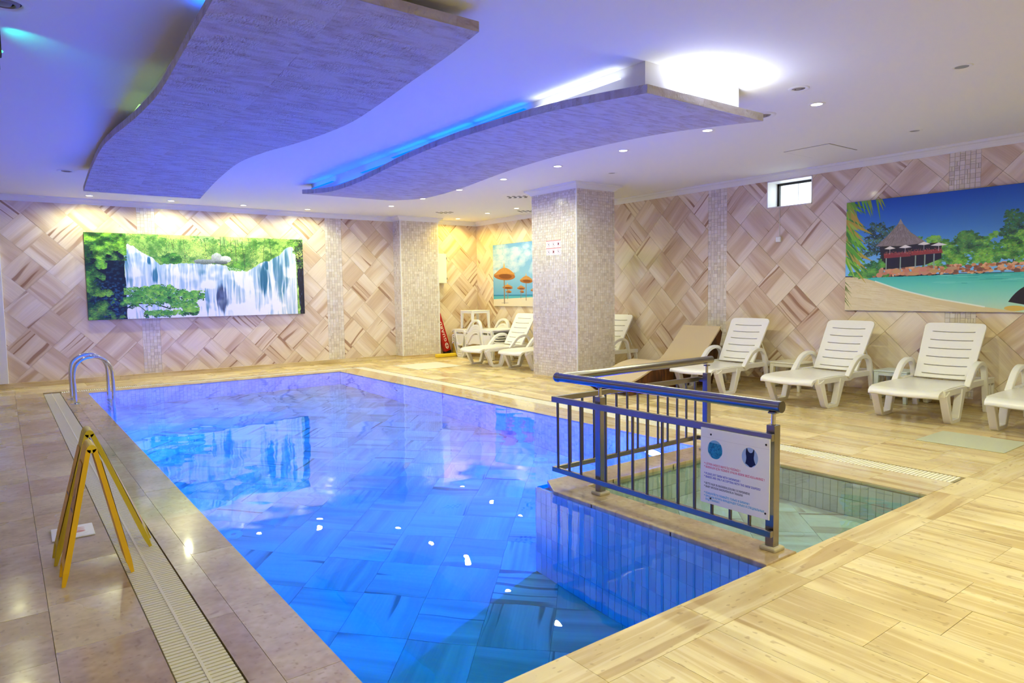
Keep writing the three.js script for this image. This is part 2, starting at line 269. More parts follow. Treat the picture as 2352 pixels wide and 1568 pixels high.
// mosaic: small tesserae laid in a jumble of squares and half squares; one merged part
const MOS = [[0.76, 0.69, 0.58], [0.72, 0.64, 0.53], [0.80, 0.74, 0.65], [0.66, 0.58, 0.48], [0.74, 0.66, 0.56], [0.78, 0.72, 0.64], [0.76, 0.68, 0.57]];
function mosaic(parent, fr, u0, u1, v0, v1, pitch, seed, mat = M.mosaic, name = 'mosaic_strip', pal = MOS, size = [1, 1]) {
  const r = mulberry(seed), nu = Math.max(1, Math.round((u1 - u0) / (pitch * size[0]))), nv = Math.max(1, Math.round((v1 - v0) / (pitch * size[1]))), du = (u1 - u0) / nu, dv = (v1 - v0) / nv, g = 0.0015, list = [];
  const cell = (a, b, c, d) => { const col = pal[Math.floor(r() * pal.length)], k = 0.95 + r() * 0.1; const p = prism([[a + g, c + g], [b - g, c + g], [b - g, d - g], [a + g, d - g]], fr, 0.007 + r() * 0.0012, (u, v) => [u, v], [(r() - 0.5) * 0.02, (r() - 0.5) * 0.02]); const n = p.attributes.position.count, cc = new Float32Array(n * 3); for (let i = 0; i < n; i++) { cc[3 * i] = col[0] * k; cc[3 * i + 1] = col[1] * k; cc[3 * i + 2] = col[2] * k; } p.setAttribute('color', new THREE.BufferAttribute(cc, 3)); list.push(p); };
  for (let i = 0; i < nu; i++) for (let j = 0; j < nv; j++) { const a = u0 + i * du, b = a + du, c = v0 + j * dv, d = c + dv, k = size[0] === size[1] ? r() : 1; if (k < 0.18) { cell(a, (a + b) / 2, c, d); cell((a + b) / 2, b, c, d); } else if (k < 0.36) { cell(a, b, c, (c + d) / 2); cell(a, b, (c + d) / 2, d); } else cell(a, b, c, d); }
  const m = mesh(name, merged(list), mat, parent); m.userData.kind = 'stuff'; return m;
}
const CB = 2.735;            // underside of the cornice
const backWall = struct('wall_back', 'beige veined wall tiles laid diagonally behind the waterfall picture', 'wall');
mesh('wall_core', box(X0 - 0.3, X1 + 0.3, -0.25, H, Z0 - 0.3, Z0), M.grout, backWall);
cladding(backWall, frameBack, [[0.0, 1.81, 0.0, 2.79], [2.07, 4.925, 0.0, 2.79], [5.245, 6.36, 0.0, 2.79], [7.18, X1, 0.0, 2.79]], [], 0.40, 1.635, -0.79, M.tile, 3, 0.009);
mosaic(backWall, frameBack, 1.81, 2.07, 0, 2.79, 0.052, 5); mosaic(backWall, frameBack, 4.925, 5.245, 0, 2.79, 0.053, 6);
mesh('plain_tiles', box(X0, 0.0, 0, H, Z0, Z0 + 0.006), M.tile, backWall);

const WIN = [-5.32, -4.68, 2.375, 2.73];
const rightWall = struct('wall_right', 'beige veined wall tiles laid diagonally behind the white loungers', 'wall');
mesh('wall_core', merged([box(X1, X1 + 0.35, -0.25, H, Z0 - 0.3, WIN[0]), box(X1, X1 + 0.35, -0.25, H, WIN[1], Z1 + 0.3), box(X1, X1 + 0.35, -0.25, WIN[2], WIN[0], WIN[1]), box(X1, X1 + 0.35, WIN[3], H, WIN[0], WIN[1])]), M.grout, rightWall);
cladding(rightWall, frameRight, [[Z0, -6.27, 0, 2.79], [-5.95, -3.115, 0, 2.79], [-2.815, -0.4, 0, 2.79]], [WIN], 0.40, -2.1, -6.4, M.tile, 9, 0.009);
mosaic(rightWall, frameRight, -6.27, -5.95, 0, 2.79, 0.053, 15); mosaic(rightWall, frameRight, -3.115, -2.815, 0, 2.79, 0.05, 16);
mesh('plain_tiles', box(X1 - 0.006, X1, 0, H, -0.4, Z1), M.tile, rightWall);
const frontWall = struct('wall_front', 'plain beige wall behind the viewer', 'wall');
mesh('wall_core', box(X0 - 0.3, X1 + 0.3, -0.25, H, Z1, Z1 + 0.3), M.grout, frontWall);
const leftWall = struct('wall_left', 'plain beige wall along the walkway', 'wall');
mesh('wall_core', box(X0 - 0.3, X0, -0.25, H, Z0, Z1), M.grout, leftWall);

// window in the right wall: white reveal, dark frame, pane, outer bars
{
  const w = struct('window_1', 'small high basement window with a dark frame and white reveal', 'window');
  const [z0, z1, y0, y1] = WIN, t = 0.012, xo = X1 + 0.35;
  mesh('reveal', merged([box(X1 - 0.012, xo, y0, y0 + t, z0, z1), box(X1 - 0.012, xo, y1 - t, y1, z0, z1), box(X1 - 0.012, xo, y0, y1, z0, z0 + t), box(X1 - 0.012, xo, y0, y1, z1 - t, z1)]), M.whiteGloss, w);
  const f = 0.028, fx = X1 + 0.22; const fr = mesh('window_frame', merged([box(fx, fx + 0.04, y0 + t, y0 + t + f, z0 + t, z1 - t), box(fx, fx + 0.04, y1 - t - f, y1 - t, z0 + t, z1 - t), box(fx, fx + 0.04, y0 + t, y1 - t, z0 + t, z0 + t + f), box(fx, fx + 0.04, y0 + t, y1 - t, z1 - t - f, z1 - t)]), M.black, w);
  void fr;
  mesh('pane', box(fx + 0.016, fx + 0.02, y0 + t + f, y1 - t - f, z0 + t + f, z1 - t - f), new THREE.MeshPhysicalMaterial({ color: 0xffffff, transmission: 1, thickness: 0, roughness: 0.0, ior: 1.45 }), w);
  for (const z of [-5.05, -4.86]) mesh('bar', rod([xo - 0.05, y0 + t, z], [xo - 0.05, y1 - t, z], 0.006), M.whiteGloss, w);
  mesh('sill', box(fx - 0.01, fx + 0.05, y0 + t, y0 + t + 0.02, z0 + t, z1 - t), M.whiteGloss, w);
}

// cornices: a stepped cove, swept along a straight wall
function cornice(n, label, a, b, out, s = 1) {   // a, b = [x, z] ends at the wall, out = direction into the room
  const prof = [[0, CB], [0.012, CB], [0.018, CB + 0.012], [0.034, CB + 0.030], [0.060, CB + 0.052], [0.082, CB + 0.060], [0.090, H - 0.006], [0.090, H], [0, H]];
  const o = struct('trim_' + n, label, 'cornice'), A = V3(a[0], 0, a[1]), B = V3(b[0], 0, b[1]), O = V3(out[0], 0, out[1]), pos = [];
  const pt = (p, q, end) => { const d = B.clone().sub(A).normalize().multiplyScalar(p[0] * s * end); return q.clone().addScaledVector(O, p[0]).add(d).setY(p[1]); };
  const e0 = a[2] || 0, e1 = b[2] || 0;      // mitre: +1 lengthens, -1 shortens
  for (let i = 0; i < prof.length; i++) { const p = prof[i], q = prof[(i + 1) % prof.length]; const c = [pt(p, A, -e0), pt(q, A, -e0), pt(q, B, e1), pt(p, B, e1)]; for (const k of [0, 1, 2, 0, 2, 3]) pos.push(...c[k].toArray()); }
  const g = new THREE.BufferGeometry(); g.setAttribute('position', new THREE.Float32BufferAttribute(pos, 3)); g.computeVertexNormals();
  mesh('moulding', g, M.white, o); o.children[0].material = M.whiteTwo; return o;
}
const COLX = [6.34, 7.19], COLZ = -12.03, PIL = [6.5, 7.24, -8.09, -7.10];
cornice(1, 'white cornice over the waterfall wall', [X0, Z0], [COLX[0], Z0, -1], [0, 1]);
cornice(2, 'white cornice over the narrow left face of the mosaic wall column', [COLX[0], Z0, -1], [COLX[0], COLZ, 1], [-1, 0]);
cornice(3, 'white cornice over the front of the mosaic wall column', [COLX[0], COLZ, 1], [COLX[1], COLZ, 1], [0, 1]);
cornice(4, 'white cornice over the hidden right face of the mosaic wall column', [COLX[1], COLZ, 1], [COLX[1], Z0, -1], [1, 0]);
cornice(5, 'white cornice over the yellow lit wall corner', [COLX[1], Z0, -1], [X1, Z0, -1], [0, 1]);
cornice(6, 'white cornice along the right wall above the window', [X1, Z0, -1], [X1, Z1], [-1, 0]);
cornice(7, 'white cornice round the pool side face of the free pillar', [PIL[0], PIL[2], 1], [PIL[0], PIL[3], 1], [-1, 0]);
cornice(8, 'white cornice round the lounger side face of the free pillar', [PIL[0], PIL[3], 1], [PIL[1], PIL[3], 1], [0, 1]);
cornice(9, 'white cornice round the wall side face of the free pillar', [PIL[1], PIL[3], 1], [PIL[1], PIL[2], 1], [1, 0]);
cornice(10, 'white cornice round the back face of the free pillar', [PIL[1], PIL[2], 1], [PIL[0], PIL[2], 1], [0, -1]);

// mosaic column on the back wall and free-standing pillar
{
  const c = struct('wall_column', 'mosaic clad column against the back wall beside the yellow lit corner', 'column');
  mesh('core', box(COLX[0], COLX[1], 0, H, Z0, COLZ), M.grout, c);
  mosaic(c, { O: [COLX[0], 0, 0], U: [0, 0, 1], V: [0, 1, 0], N: [-1, 0, 0] }, Z0, COLZ, 0, 2.79, 0.05, 31, M.mosaic, 'mosaic_face');
  mosaic(c, { O: [0, 0, COLZ], U: [1, 0, 0], V: [0, 1, 0], N: [0, 0, 1] }, COLX[0], COLX[1], 0, 2.79, 0.05, 32, M.mosaic, 'mosaic_face');
  mosaic(c, { O: [COLX[1], 0, 0], U: [0, 0, -1], V: [0, 1, 0], N: [1, 0, 0] }, -COLZ, -Z0, 0, 2.79, 0.05, 33, M.mosaic, 'mosaic_face');
  for (const x of COLX) mesh('corner_bead', box(x - 0.009, x + 0.009, 0, CB, COLZ - 0.006, COLZ + 0.0095), M.whiteGloss, c);
  const p = struct('wall_pillar', 'free standing square pillar clad in small beige mosaic', 'pillar');
  mesh('core', box(PIL[0], PIL[1], 0, H, PIL[2], PIL[3]), M.grout, p);
  mosaic(p, { O: [PIL[0], 0, 0], U: [0, 0, 1], V: [0, 1, 0], N: [-1, 0, 0] }, PIL[2], PIL[3], 0.0, 2.79, 0.041, 41, M.mosaic, 'mosaic_face');
  mosaic(p, { O: [0, 0, PIL[3]], U: [1, 0, 0], V: [0, 1, 0], N: [0, 0, 1] }, PIL[0], PIL[1], 0.0, 2.79, 0.041, 42, M.mosaic, 'mosaic_face');
  mosaic(p, { O: [PIL[1], 0, 0], U: [0, 0, -1], V: [0, 1, 0], N: [1, 0, 0] }, -PIL[3], -PIL[2], 0.0, 2.79, 0.041, 43, M.mosaic, 'mosaic_face');
  mosaic(p, { O: [0, 0, PIL[2]], U: [-1, 0, 0], V: [0, 1, 0], N: [0, 0, -1] }, -PIL[1], -PIL[0], 0.0, 2.79, 0.041, 44, M.mosaic, 'mosaic_face');
  mesh('corner_bead', box(PIL[0] - 0.0095, PIL[0] + 0.006, 0, CB, PIL[3] - 0.006, PIL[3] + 0.0095), M.whiteGloss, p);
}
// baseboards
function base(side, label, x0, x1, z0, z1, h = 0.075) { const o = struct('baseboard_' + side, label, 'baseboard'); mesh('skirting', metricUV(rbox(x0, x1, 0, h, z0, z1, 0.004), Math.abs(x1 - x0) > Math.abs(z1 - z0) ? 0 : 2, 1, 0.25), M.skirting, o); }
base('back', 'low travertine skirting under the waterfall wall', X0, COLX[0], Z0, Z0 + 0.024);
base('column', 'low travertine skirting round the foot of the wall column', COLX[0] - 0.024, COLX[1] + 0.024, Z0 + 0.024, COLZ + 0.024, 0.07);
base('corner', 'low travertine skirting in the yellow lit corner', COLX[1] + 0.024, X1, Z0, Z0 + 0.024);
base('right', 'low travertine skirting behind the loungers', X1 - 0.024, X1, Z0 + 0.024, Z1);
base('pillar', 'low travertine skirting round the foot of the free pillar', PIL[0] - 0.02, PIL[1] + 0.02, PIL[2] - 0.02, PIL[3] + 0.02, 0.045);
// white door at the left end of the back wall
{ const d = struct('door_1', 'plain white door leaf at the end of the waterfall wall', 'door'); mesh('leaf', rbox(-0.85, 0.04, 0.0755, 2.1, Z0 + 0.006, Z0 + 0.06, 0.006), M.whiteGloss, d); mesh('handle', rod([-0.78, 1.05, Z0 + 0.06], [-0.78, 1.05, Z0 + 0.11], 0.01), M.steel, d); }

// ---------------------------------------------------------------- pool basin
const pool = struct('pool_basin', 'deep tiled swimming pool with a diagonal tile floor', 'pool');
{
  const W = 0.011, t = 0.2, top = -0.03;
  mesh('basin_wall', merged([box(PX0 - t, PX0 - W, -1.7, top, PZ0 - t, PZ1 + t), box(PX0 - W, PX1 + t, -1.7, top, PZ0 - t, PZ0 - W), box(PX1 + W, PX1 + t, -1.7, top, PZ0 - W, PZ1 + t), box(PX0 - W, WX, -1.7, top, PZ1 + W, PZ1 + t)]), M.poolGrout, pool);
  mesh('basin_bed', box(PX0 - t, PX1 + t, -1.75, -DEPTH - 0.008, PZ0 - t, PZ1 + t), M.poolGrout, pool);
  // floor tiles on the diagonal: in the floor frame u = z, v = x, so u + v and u - v are the joints
  cladding(pool, { O: [0, -DEPTH - 0.008, 0], U: [0, 0, 1], V: [1, 0, 0], N: [0, 1, 0] }, [[PZ0, -3.50, PX0, PX1], [-3.50, PZ1, PX0, WX]], [], 0.41, -1.15, -4.05, M.poolTile, 51, 0.008, 'floor_tile');
  const PM = [[0.76, 0.76, 0.72], [0.68, 0.70, 0.68], [0.80, 0.79, 0.75], [0.62, 0.66, 0.66]];
  mosaic(pool, { O: [PX1 + W, 0, 0], U: [0, 0, 1], V: [0, 1, 0], N: [-1, 0, 0] }, PZ0, -3.52, -DEPTH, -0.03, 0.0525, 61, M.poolMosaic, 'mosaic_wall', PM, [1, 2]);
  mosaic(pool, { O: [0, 0, PZ0 - W], U: [1, 0, 0], V: [0, 1, 0], N: [0, 0, 1] }, PX0, PX1, -DEPTH, -0.03, 0.0525, 62, M.poolMosaic, 'mosaic_wall', PM, [1, 2]);
  mosaic(pool, { O: [PX0 - W, 0, 0], U: [0, 0, -1], V: [0, 1, 0], N: [1, 0, 0] }, -PZ1, -PZ0, -DEPTH, -0.03, 0.0525, 63, M.poolMosaic, 'mosaic_wall', PM, [1, 2]);
  mosaic(pool, { O: [0, 0, PZ1 + W], U: [-1, 0, 0], V: [0, 1, 0], N: [0, 0, -1] }, -WX, -PX0, -DEPTH, -0.03, 0.0525, 64, M.poolMosaic, 'mosaic_wall', PM, [1, 2]);
  // fittings: round inlet in the right wall, two drains in the floor
  const ring = (r0, r1, h) => { const g = new THREE.LatheGeometry([[r0, 0], [r0, h], [lerp(r0, r1, 0.7), h], [r1, 0]].map((p) => new THREE.Vector2(...p)), 28); return g; };
  const inlet = ring(0.05, 0.085, 0.012); inlet.rotateZ(Math.PI / 2); inlet.translate(PX1 + 0.003, -0.62, -8.88);
  const inl = mesh('inlet_ring', inlet, M.whiteGloss, pool); const ih = cylY(0.05, -0.004, 0.002); ih.rotateZ(Math.PI / 2); ih.translate(PX1, -0.62, -8.88); mesh('inlet_mouth', ih, M.black, inl);
  for (const [x, z] of [[1.308, -5.28], [4.3, -5.26]]) { const d = ring(0.02, 0.075, 0.012); d.translate(x, -DEPTH, z); mesh('floor_drain', d, M.whiteGloss, pool); }
}
// paddling pool: its walls stand in the main pool
const paddle = struct('pool_paddling', 'shallow paddling pool walled off in the corner of the deep pool', 'paddling pool');
{
  const bed = -KD - 0.008;
  mesh('paddling_core', merged([box(WX + 0.008, KX0 - 0.009, -1.5, -0.036, -3.505, KZ1 + 0.1), box(KX0 - 0.009, PX1 + 0.011, -1.5, -0.036, -3.505, KZ0 - 0.009), box(KX0 - 0.009, PX1 + 0.011, -1.5, bed, KZ0 - 0.009, KZ1 + 0.1)]), M.poolGrout, paddle);
  cladding(paddle, { O: [0, bed, 0], U: [0, 0, 1], V: [1, 0, 0], N: [0, 1, 0] }, [[KZ0, KZ1, KX0, KX1]], [], 0.41, -1.15, -4.05, M.poolTile, 71, 0.008, 'floor_tile');
  const PM = [[0.68, 0.64, 0.53], [0.64, 0.60, 0.50], [0.71, 0.67, 0.56], [0.61, 0.58, 0.48]];
  mosaic(paddle, { O: [PX1 + 0.011, 0, 0], U: [0, 0, 1], V: [0, 1, 0], N: [-1, 0, 0] }, KZ0, KZ1, -KD, -0.03, 0.0525, 72, M.poolMosaic, 'mosaic_wall', PM, [1, 2]);
  mosaic(paddle, { O: [0, 0, KZ0 - 0.009], U: [1, 0, 0], V: [0, 1, 0], N: [0, 0, 1] }, KX0, KX1, -KD, -0.04, 0.0525, 73, M.poolMosaic, 'mosaic_wall', PM, [1, 2]);
  mosaic(paddle, { O: [KX0 - 0.009, 0, 0], U: [0, 0, -1], V: [0, 1, 0], N: [1, 0, 0] }, -KZ1, -KZ0, -KD, -0.04, 0.0525, 74, M.poolMosaic, 'mosaic_wall', PM, [1, 2]);
  mosaic(paddle, { O: [0, 0, KZ1 + 0.011], U: [-1, 0, 0], V: [0, 1, 0], N: [0, 0, -1] }, -KX1, -KX0, -KD, -0.03, 0.0525, 75, M.poolMosaic, 'mosaic_wall', PM, [1, 2]);
  mesh('near_wall', box(KX0 - 0.009, PX1 + 0.2, -1.5, -0.03, KZ1 + 0.011, KZ1 + 0.2), M.poolGrout, paddle);
  // face towards the deep pool: glazed pieces in upright columns, each a part of its own
  const r = mulberry(81), fr = { O: [WX + 0.008, 0, 0], U: [0, 0, 1], V: [0, 1, 0], N: [-1, 0, 0] }, n = 33, dz = (3.505 - 1.77) / n, rows = 5, dy = (DEPTH - 0.036) / rows, g = 0.0016;
  for (let i = 0; i < n; i++) for (let j = 0; j < rows; j++) { const z = -3.505 + i * dz, y = -DEPTH + j * dy; mesh('glazed_piece', prism([[z + g, y + g], [z + dz - g, y + g], [z + dz - g, y + dy - g], [z + g, y + dy - g]], fr, 0.007 + r() * 0.001, (u, v) => [u, v], [(r() - 0.5) * 0.02, (r() - 0.5) * 0.006]), M.poolMosaicPiece[Math.floor(r() * 4)], paddle); }
  mosaic(paddle, { O: [0, 0, -3.505], U: [-1, 0, 0], V: [0, 1, 0], N: [0, 0, -1] }, -PX1, -WX, -DEPTH, -0.036, 0.0525, 82, M.poolMosaic, 'mosaic_wall', [[0.76, 0.76, 0.72], [0.68, 0.70, 0.68], [0.80, 0.79, 0.75]], [1, 2]);
  // coping stones on the dividing walls, outer corner cut off
  const cop = (poly, uvz) => { const sh = new THREE.Shape(poly.map(([x, z]) => new THREE.Vector2(x, -z))); const e = new THREE.ExtrudeGeometry(sh, { depth: 0.036, bevelEnabled: true, bevelThickness: 0.005, bevelSize: 0.005, bevelSegments: 2 }); e.rotateX(-Math.PI / 2); e.translate(0, -0.031, 0); metricUV(e, uvz ? 2 : 0, uvz ? 0 : 2, 0.25); mesh('coping_stone', e, M.walkCoping, paddle); };
  cop([[2.808, -3.30], [2.94, -3.52], [3.30, -3.52], [3.30, -3.258], [3.055, -3.258], [3.055, -2.95], [2.808, -2.95]], true);
  cop([[3.302, -3.52], [3.93, -3.52], [3.93, -3.258], [3.302, -3.258]], false); cop([[3.932, -3.52], [4.565, -3.52], [4.565, -3.258], [3.932, -3.258]], false);
  cop([[2.808, -2.948], [3.055, -2.948], [3.055, -2.34], [2.808, -2.34]], true); cop([[2.808, -2.338], [3.055, -2.338], [3.055, -1.772], [2.808, -1.772]], true);
}
// water: a solid body with a rippled top; it reaches a little into the walls
function waterBody(name, label, rects, y, bottom, step, amp, mat, seed, sheet) {
  const o = new THREE.Group(); o.name = name; scene.add(o); tag(o, label, 'water', null, 'stuff');
  const h = (x, z) => y + amp * ((fbm(x * 2.1 + seed, z * 2.1, 2) - 0.5) * 1.6 + (fbm(x * 7.3, z * 6.1 + seed, 2) - 0.5) * 0.6);
  const pos = [], idx = [], map = new Map(); const key = (i, j) => i * 100000 + j;
  const vert = (x, yy, z) => { pos.push(x, yy, z); return pos.length / 3 - 1; };
  const cells = new Set(), xs = [], zs = [];
  const ux = [...new Set(rects.flatMap((r) => [r[0], r[1]]))].sort((a, b) => a - b), uz = [...new Set(rects.flatMap((r) => [r[2], r[3]]))].sort((a, b) => a - b);
  const fill = (u, out) => { for (let k = 0; k < u.length - 1; k++) { const n = Math.max(1, Math.round((u[k + 1] - u[k]) / step)); for (let i = 0; i < n; i++) out.push(lerp(u[k], u[k + 1], i / n)); } out.push(u[u.length - 1]); };
  fill(ux, xs); fill(uz, zs);
  const inside = (i, j) => { const x = (xs[i] + xs[i + 1]) / 2, z = (zs[j] + zs[j + 1]) / 2; return i >= 0 && j >= 0 && i < xs.length - 1 && j < zs.length - 1 && rects.some((r) => x > r[0] && x < r[1] && z > r[2] && z < r[3]); };
  const T = (i, j) => { const k = key(i, j); if (!map.has(k)) map.set(k, vert(xs[i], h(xs[i], zs[j]), zs[j])); return map.get(k); };
  for (let i = 0; i < xs.length - 1; i++) for (let j = 0; j < zs.length - 1; j++) if (inside(i, j)) { cells.add(key(i, j)); idx.push(T(i, j), T(i, j + 1), T(i + 1, j + 1), T(i, j), T(i + 1, j + 1), T(i + 1, j)); }
  const side = [], wall = (i0, j0, i1, j1) => { const a = [xs[i0], h(xs[i0], zs[j0]), zs[j0]], b = [xs[i1], h(xs[i1], zs[j1]), zs[j1]], c = [xs[i1], bottom, zs[j1]], d = [xs[i0], bottom, zs[j0]]; side.push(a, d, c, a, c, b); };
  for (let i = 0; i < xs.length - 1; i++) for (let j = 0; j < zs.length - 1; j++) if (inside(i, j)) { if (!inside(i - 1, j)) wall(i, j, i, j + 1); if (!inside(i + 1, j)) wall(i + 1, j + 1, i + 1, j); if (!inside(i, j - 1)) wall(i + 1, j, i, j); if (!inside(i, j + 1)) wall(i, j + 1, i + 1, j + 1); side.push([xs[i], bottom, zs[j]], [xs[i + 1], bottom, zs[j]], [xs[i + 1], bottom, zs[j + 1]], [xs[i], bottom, zs[j]], [xs[i + 1], bottom, zs[j + 1]], [xs[i], bottom, zs[j + 1]]); }
  if (!sheet) for (const p of side) idx.push(vert(...p));
  const g = new THREE.BufferGeometry(); g.setAttribute('position', new THREE.Float32BufferAttribute(pos, 3)); g.setIndex(idx); g.computeVertexNormals();
  mesh('water_surface', g, mat, o); return o;
}
waterBody('pool_water', 'clear blue lit water filling the deep pool to the brim', [[PX0 - 0.006, PX1 + 0.006, PZ0 - 0.006, -3.50], [PX0 - 0.006, WX + 0.006, -3.50, PZ1 + 0.006]], -0.009, -DEPTH - 0.004, 0.04, 0.0022, M.water, 3);
waterBody('paddling_water', 'shallow pale green water in the paddling pool behind the railing', [[KX0 - 0.006, KX1 + 0.006, KZ0 - 0.006, KZ1 + 0.006]], -0.012, -KD - 0.004, 0.025, 0.006, M.paddle, 9, true);
// ---------------------------------------------------------------- pool lamps
function poolLamp(x, y, z, nx, label, power) {
  const o = thing('pool_lamp', label, 'pool lamp', [x, y, z]);
  const ringG = new THREE.LatheGeometry([[0.095, 0], [0.098, 0.012], [0.115, 0.014], [0.128, 0.004], [0.128, 0]].map((p) => new THREE.Vector2(...p)), 32); ringG.rotateZ(-nx * Math.PI / 2); mesh('lamp_ring', ringG, M.whiteGloss, o);
  const lens = new THREE.SphereGeometry(0.22, 28, 8, 0, Math.PI * 2, 0, 0.46); lens.translate(0, -0.197, 0); lens.rotateZ(-nx * Math.PI / 2); lens.translate(nx * 0.004, 0, 0); mesh('lens', lens, M.poolLens, o);
  const l = new THREE.PointLight(LIGHT.poolColor, power, 0, 2); l.position.set(nx * 0.045, 0, 0); l.castShadow = true; l.shadow.radius = 1; l.name = 'pool_lamp_light'; o.add(l);
  return o;
}
poolLamp(PX1, -0.51, -3.99, -1, 'lit blue pool lamp in the right pool wall beside the paddling pool', LIGHT.pool);
poolLamp(PX0, -0.51, -8.6, 1, 'lit blue pool lamp in the left pool wall near the ladder', LIGHT.pool * 0.8);

// ---------------------------------------------------------------- recessed ceiling fittings
const ringLathe = (pts, seg = 28) => new THREE.LatheGeometry(pts.map((p) => new THREE.Vector2(...p)), seg);
const dlTrim = ringLathe([[0.042, 0.0], [0.046, -0.006], [0.066, -0.005], [0.070, 0.0]]), dlLens = new THREE.CylinderGeometry(0.043, 0.043, 0.004, 24); dlLens.translate(0, -0.002, 0);
function downlight(x, z, label, group, on = 1, yellow = false) {
  const o = thing('downlight', label, 'ceiling light', [x, H, z], 0, group);
  mesh('trim_ring', dlTrim, M.whiteTwo, o); mesh('lens', dlLens, on ? (yellow ? M.lensYellow : M.lens) : M.lensOff, o);
  if (on) { const s = new THREE.SpotLight(yellow ? LIGHT.spotYellow : LIGHT.spotColor, LIGHT.spot * on, 0, 1.48, 0.35, 2); s.position.set(0, -0.012, 0); s.target.position.set(0, -1, 0); s.castShadow = true; s.shadow.radius = 2; s.name = 'downlight_beam'; o.add(s, s.target); }
  return o;
}
const backRow = 'small round downlight in the row above the waterfall wall', sideRow = 'small round downlight in the row along the pool in front of the pillar';
for (const x of [1.143, 2.243, 3.343, 4.443]) downlight(x, -11.87, backRow, 'downlights above the waterfall wall', 0.9);
for (const z of [-10.73, -9.64, -8.55, -7.45, -6.34, -5.25, -4.15, -3.06, -0.88]) downlight(5.5, z, sideRow, 'downlights along the lounger side of the pool', 1.0);
for (const [x, z, y] of [[7.58, -11.86, true], [7.55, -10.76, false], [7.57, -9.87, false]]) downlight(x, z, y ? 'yellow tinted downlight close to the wall beside the mosaic column' : 'round downlight over the loungers behind the pillar', y ? null : 'downlights over the corner behind the pillar', y ? 1.1 : 0.8, y);
for (const z of [-10.77, -8.67, -6.5, -4.3]) downlight(-0.02, z, 'round downlight in the row above the left walkway', 'downlights over the left walkway', 0.2);
for (const x of [1.1, 2.2, 3.3, 4.4]) downlight(x, -0.5, 'round downlight in the row over the near deck', 'downlights over the near deck', 1.45);
downlight(6.41, -6.32, 'unlit grey downlight close to the free pillar', null, 0); downlight(7.24, -3.02, 'unlit grey downlight above the beach picture', null, 0); downlight(5.43, -1.97, 'unlit grey downlight in the plain part of the ceiling', null, 0);
// round air diffusers
const difG = [ringLathe([[0.075, 0.0], [0.085, -0.012], [0.118, -0.010], [0.125, 0]]), ringLathe([[0.045, -0.004], [0.05, -0.014], [0.068, -0.008], [0.07, 0.0]]), ringLathe([[0.001, -0.016], [0.03, -0.014], [0.036, -0.004]]), ringLathe([[0.001, -0.001], [0.08, -0.001]])];
function diffuser(x, z, s, label) { const o = thing('air_diffuser', label, 'air vent', [x, H, z]); o.scale.setScalar(s); mesh('outer_ring', difG[0], M.whiteTwo, o); mesh('cone_ring', difG[1], M.grey2, o); mesh('centre_cone', difG[2], M.grey2, o); mesh('vent_mouth', difG[3], M.blackTwo, o); }
diffuser(0.10, -4.42, 1.0, 'large round air diffuser beside the exit sign'); diffuser(0.716, -9.72, 0.8, 'round air diffuser near the end of the first wavy panel'); diffuser(4.96, -2.905, 0.62, 'small round air diffuser beside the lit end of the wavy panel'); diffuser(5.44, -3.52, 0.9, 'round air diffuser half hidden by the corner of the wavy panel');
// clusters of punched holes
function punched(x, z, label, rows) { const o = thing('ceiling_vent', label, 'air vent', [x, H, z], Math.PI / 4); const h = new THREE.CylinderGeometry(0.026, 0.026, 0.003, 14); rows.forEach((n, i) => { for (let j = 0; j < n; j++) { const m = mesh('vent_hole', h, M.black, o); m.position.set((i - (rows.length - 1) / 2) * 0.085, -0.0012, (j - (n - 1) / 2) * 0.085 + (i & 1 ? 0.02 : 0)); } }); }
punched(6.70, -8.72, 'diamond of dark ceiling vent holes beside the free pillar', [4, 4, 4]); punched(6.80, -11.1, 'diamond of dark ceiling vent holes before the mosaic wall column', [4, 4, 3]); punched(8.0, -10.15, 'diamond of dark ceiling vent holes above the umbrella picture', [4, 4, 3]);
// access hatch
{ const o = thing('ceiling_hatch', 'flush square access hatch in the ceiling above the window', 'ceiling hatch', [7.39, H, -4.06]); mesh('hatch_panel', rbox(-0.29, 0.29, -0.005, 0.0, -0.255, 0.255, 0.002), M.white, o); mesh('shadow_frame', merged([box(-0.3, 0.3, -0.0015, 0.001, -0.265, -0.255), box(-0.3, 0.3, -0.0015, 0.001, 0.255, 0.265), box(-0.3, -0.29, -0.0015, 0.001, -0.265, 0.265), box(0.29, 0.3, -0.0015, 0.001, -0.265, 0.265)]), M.grey2, o); }

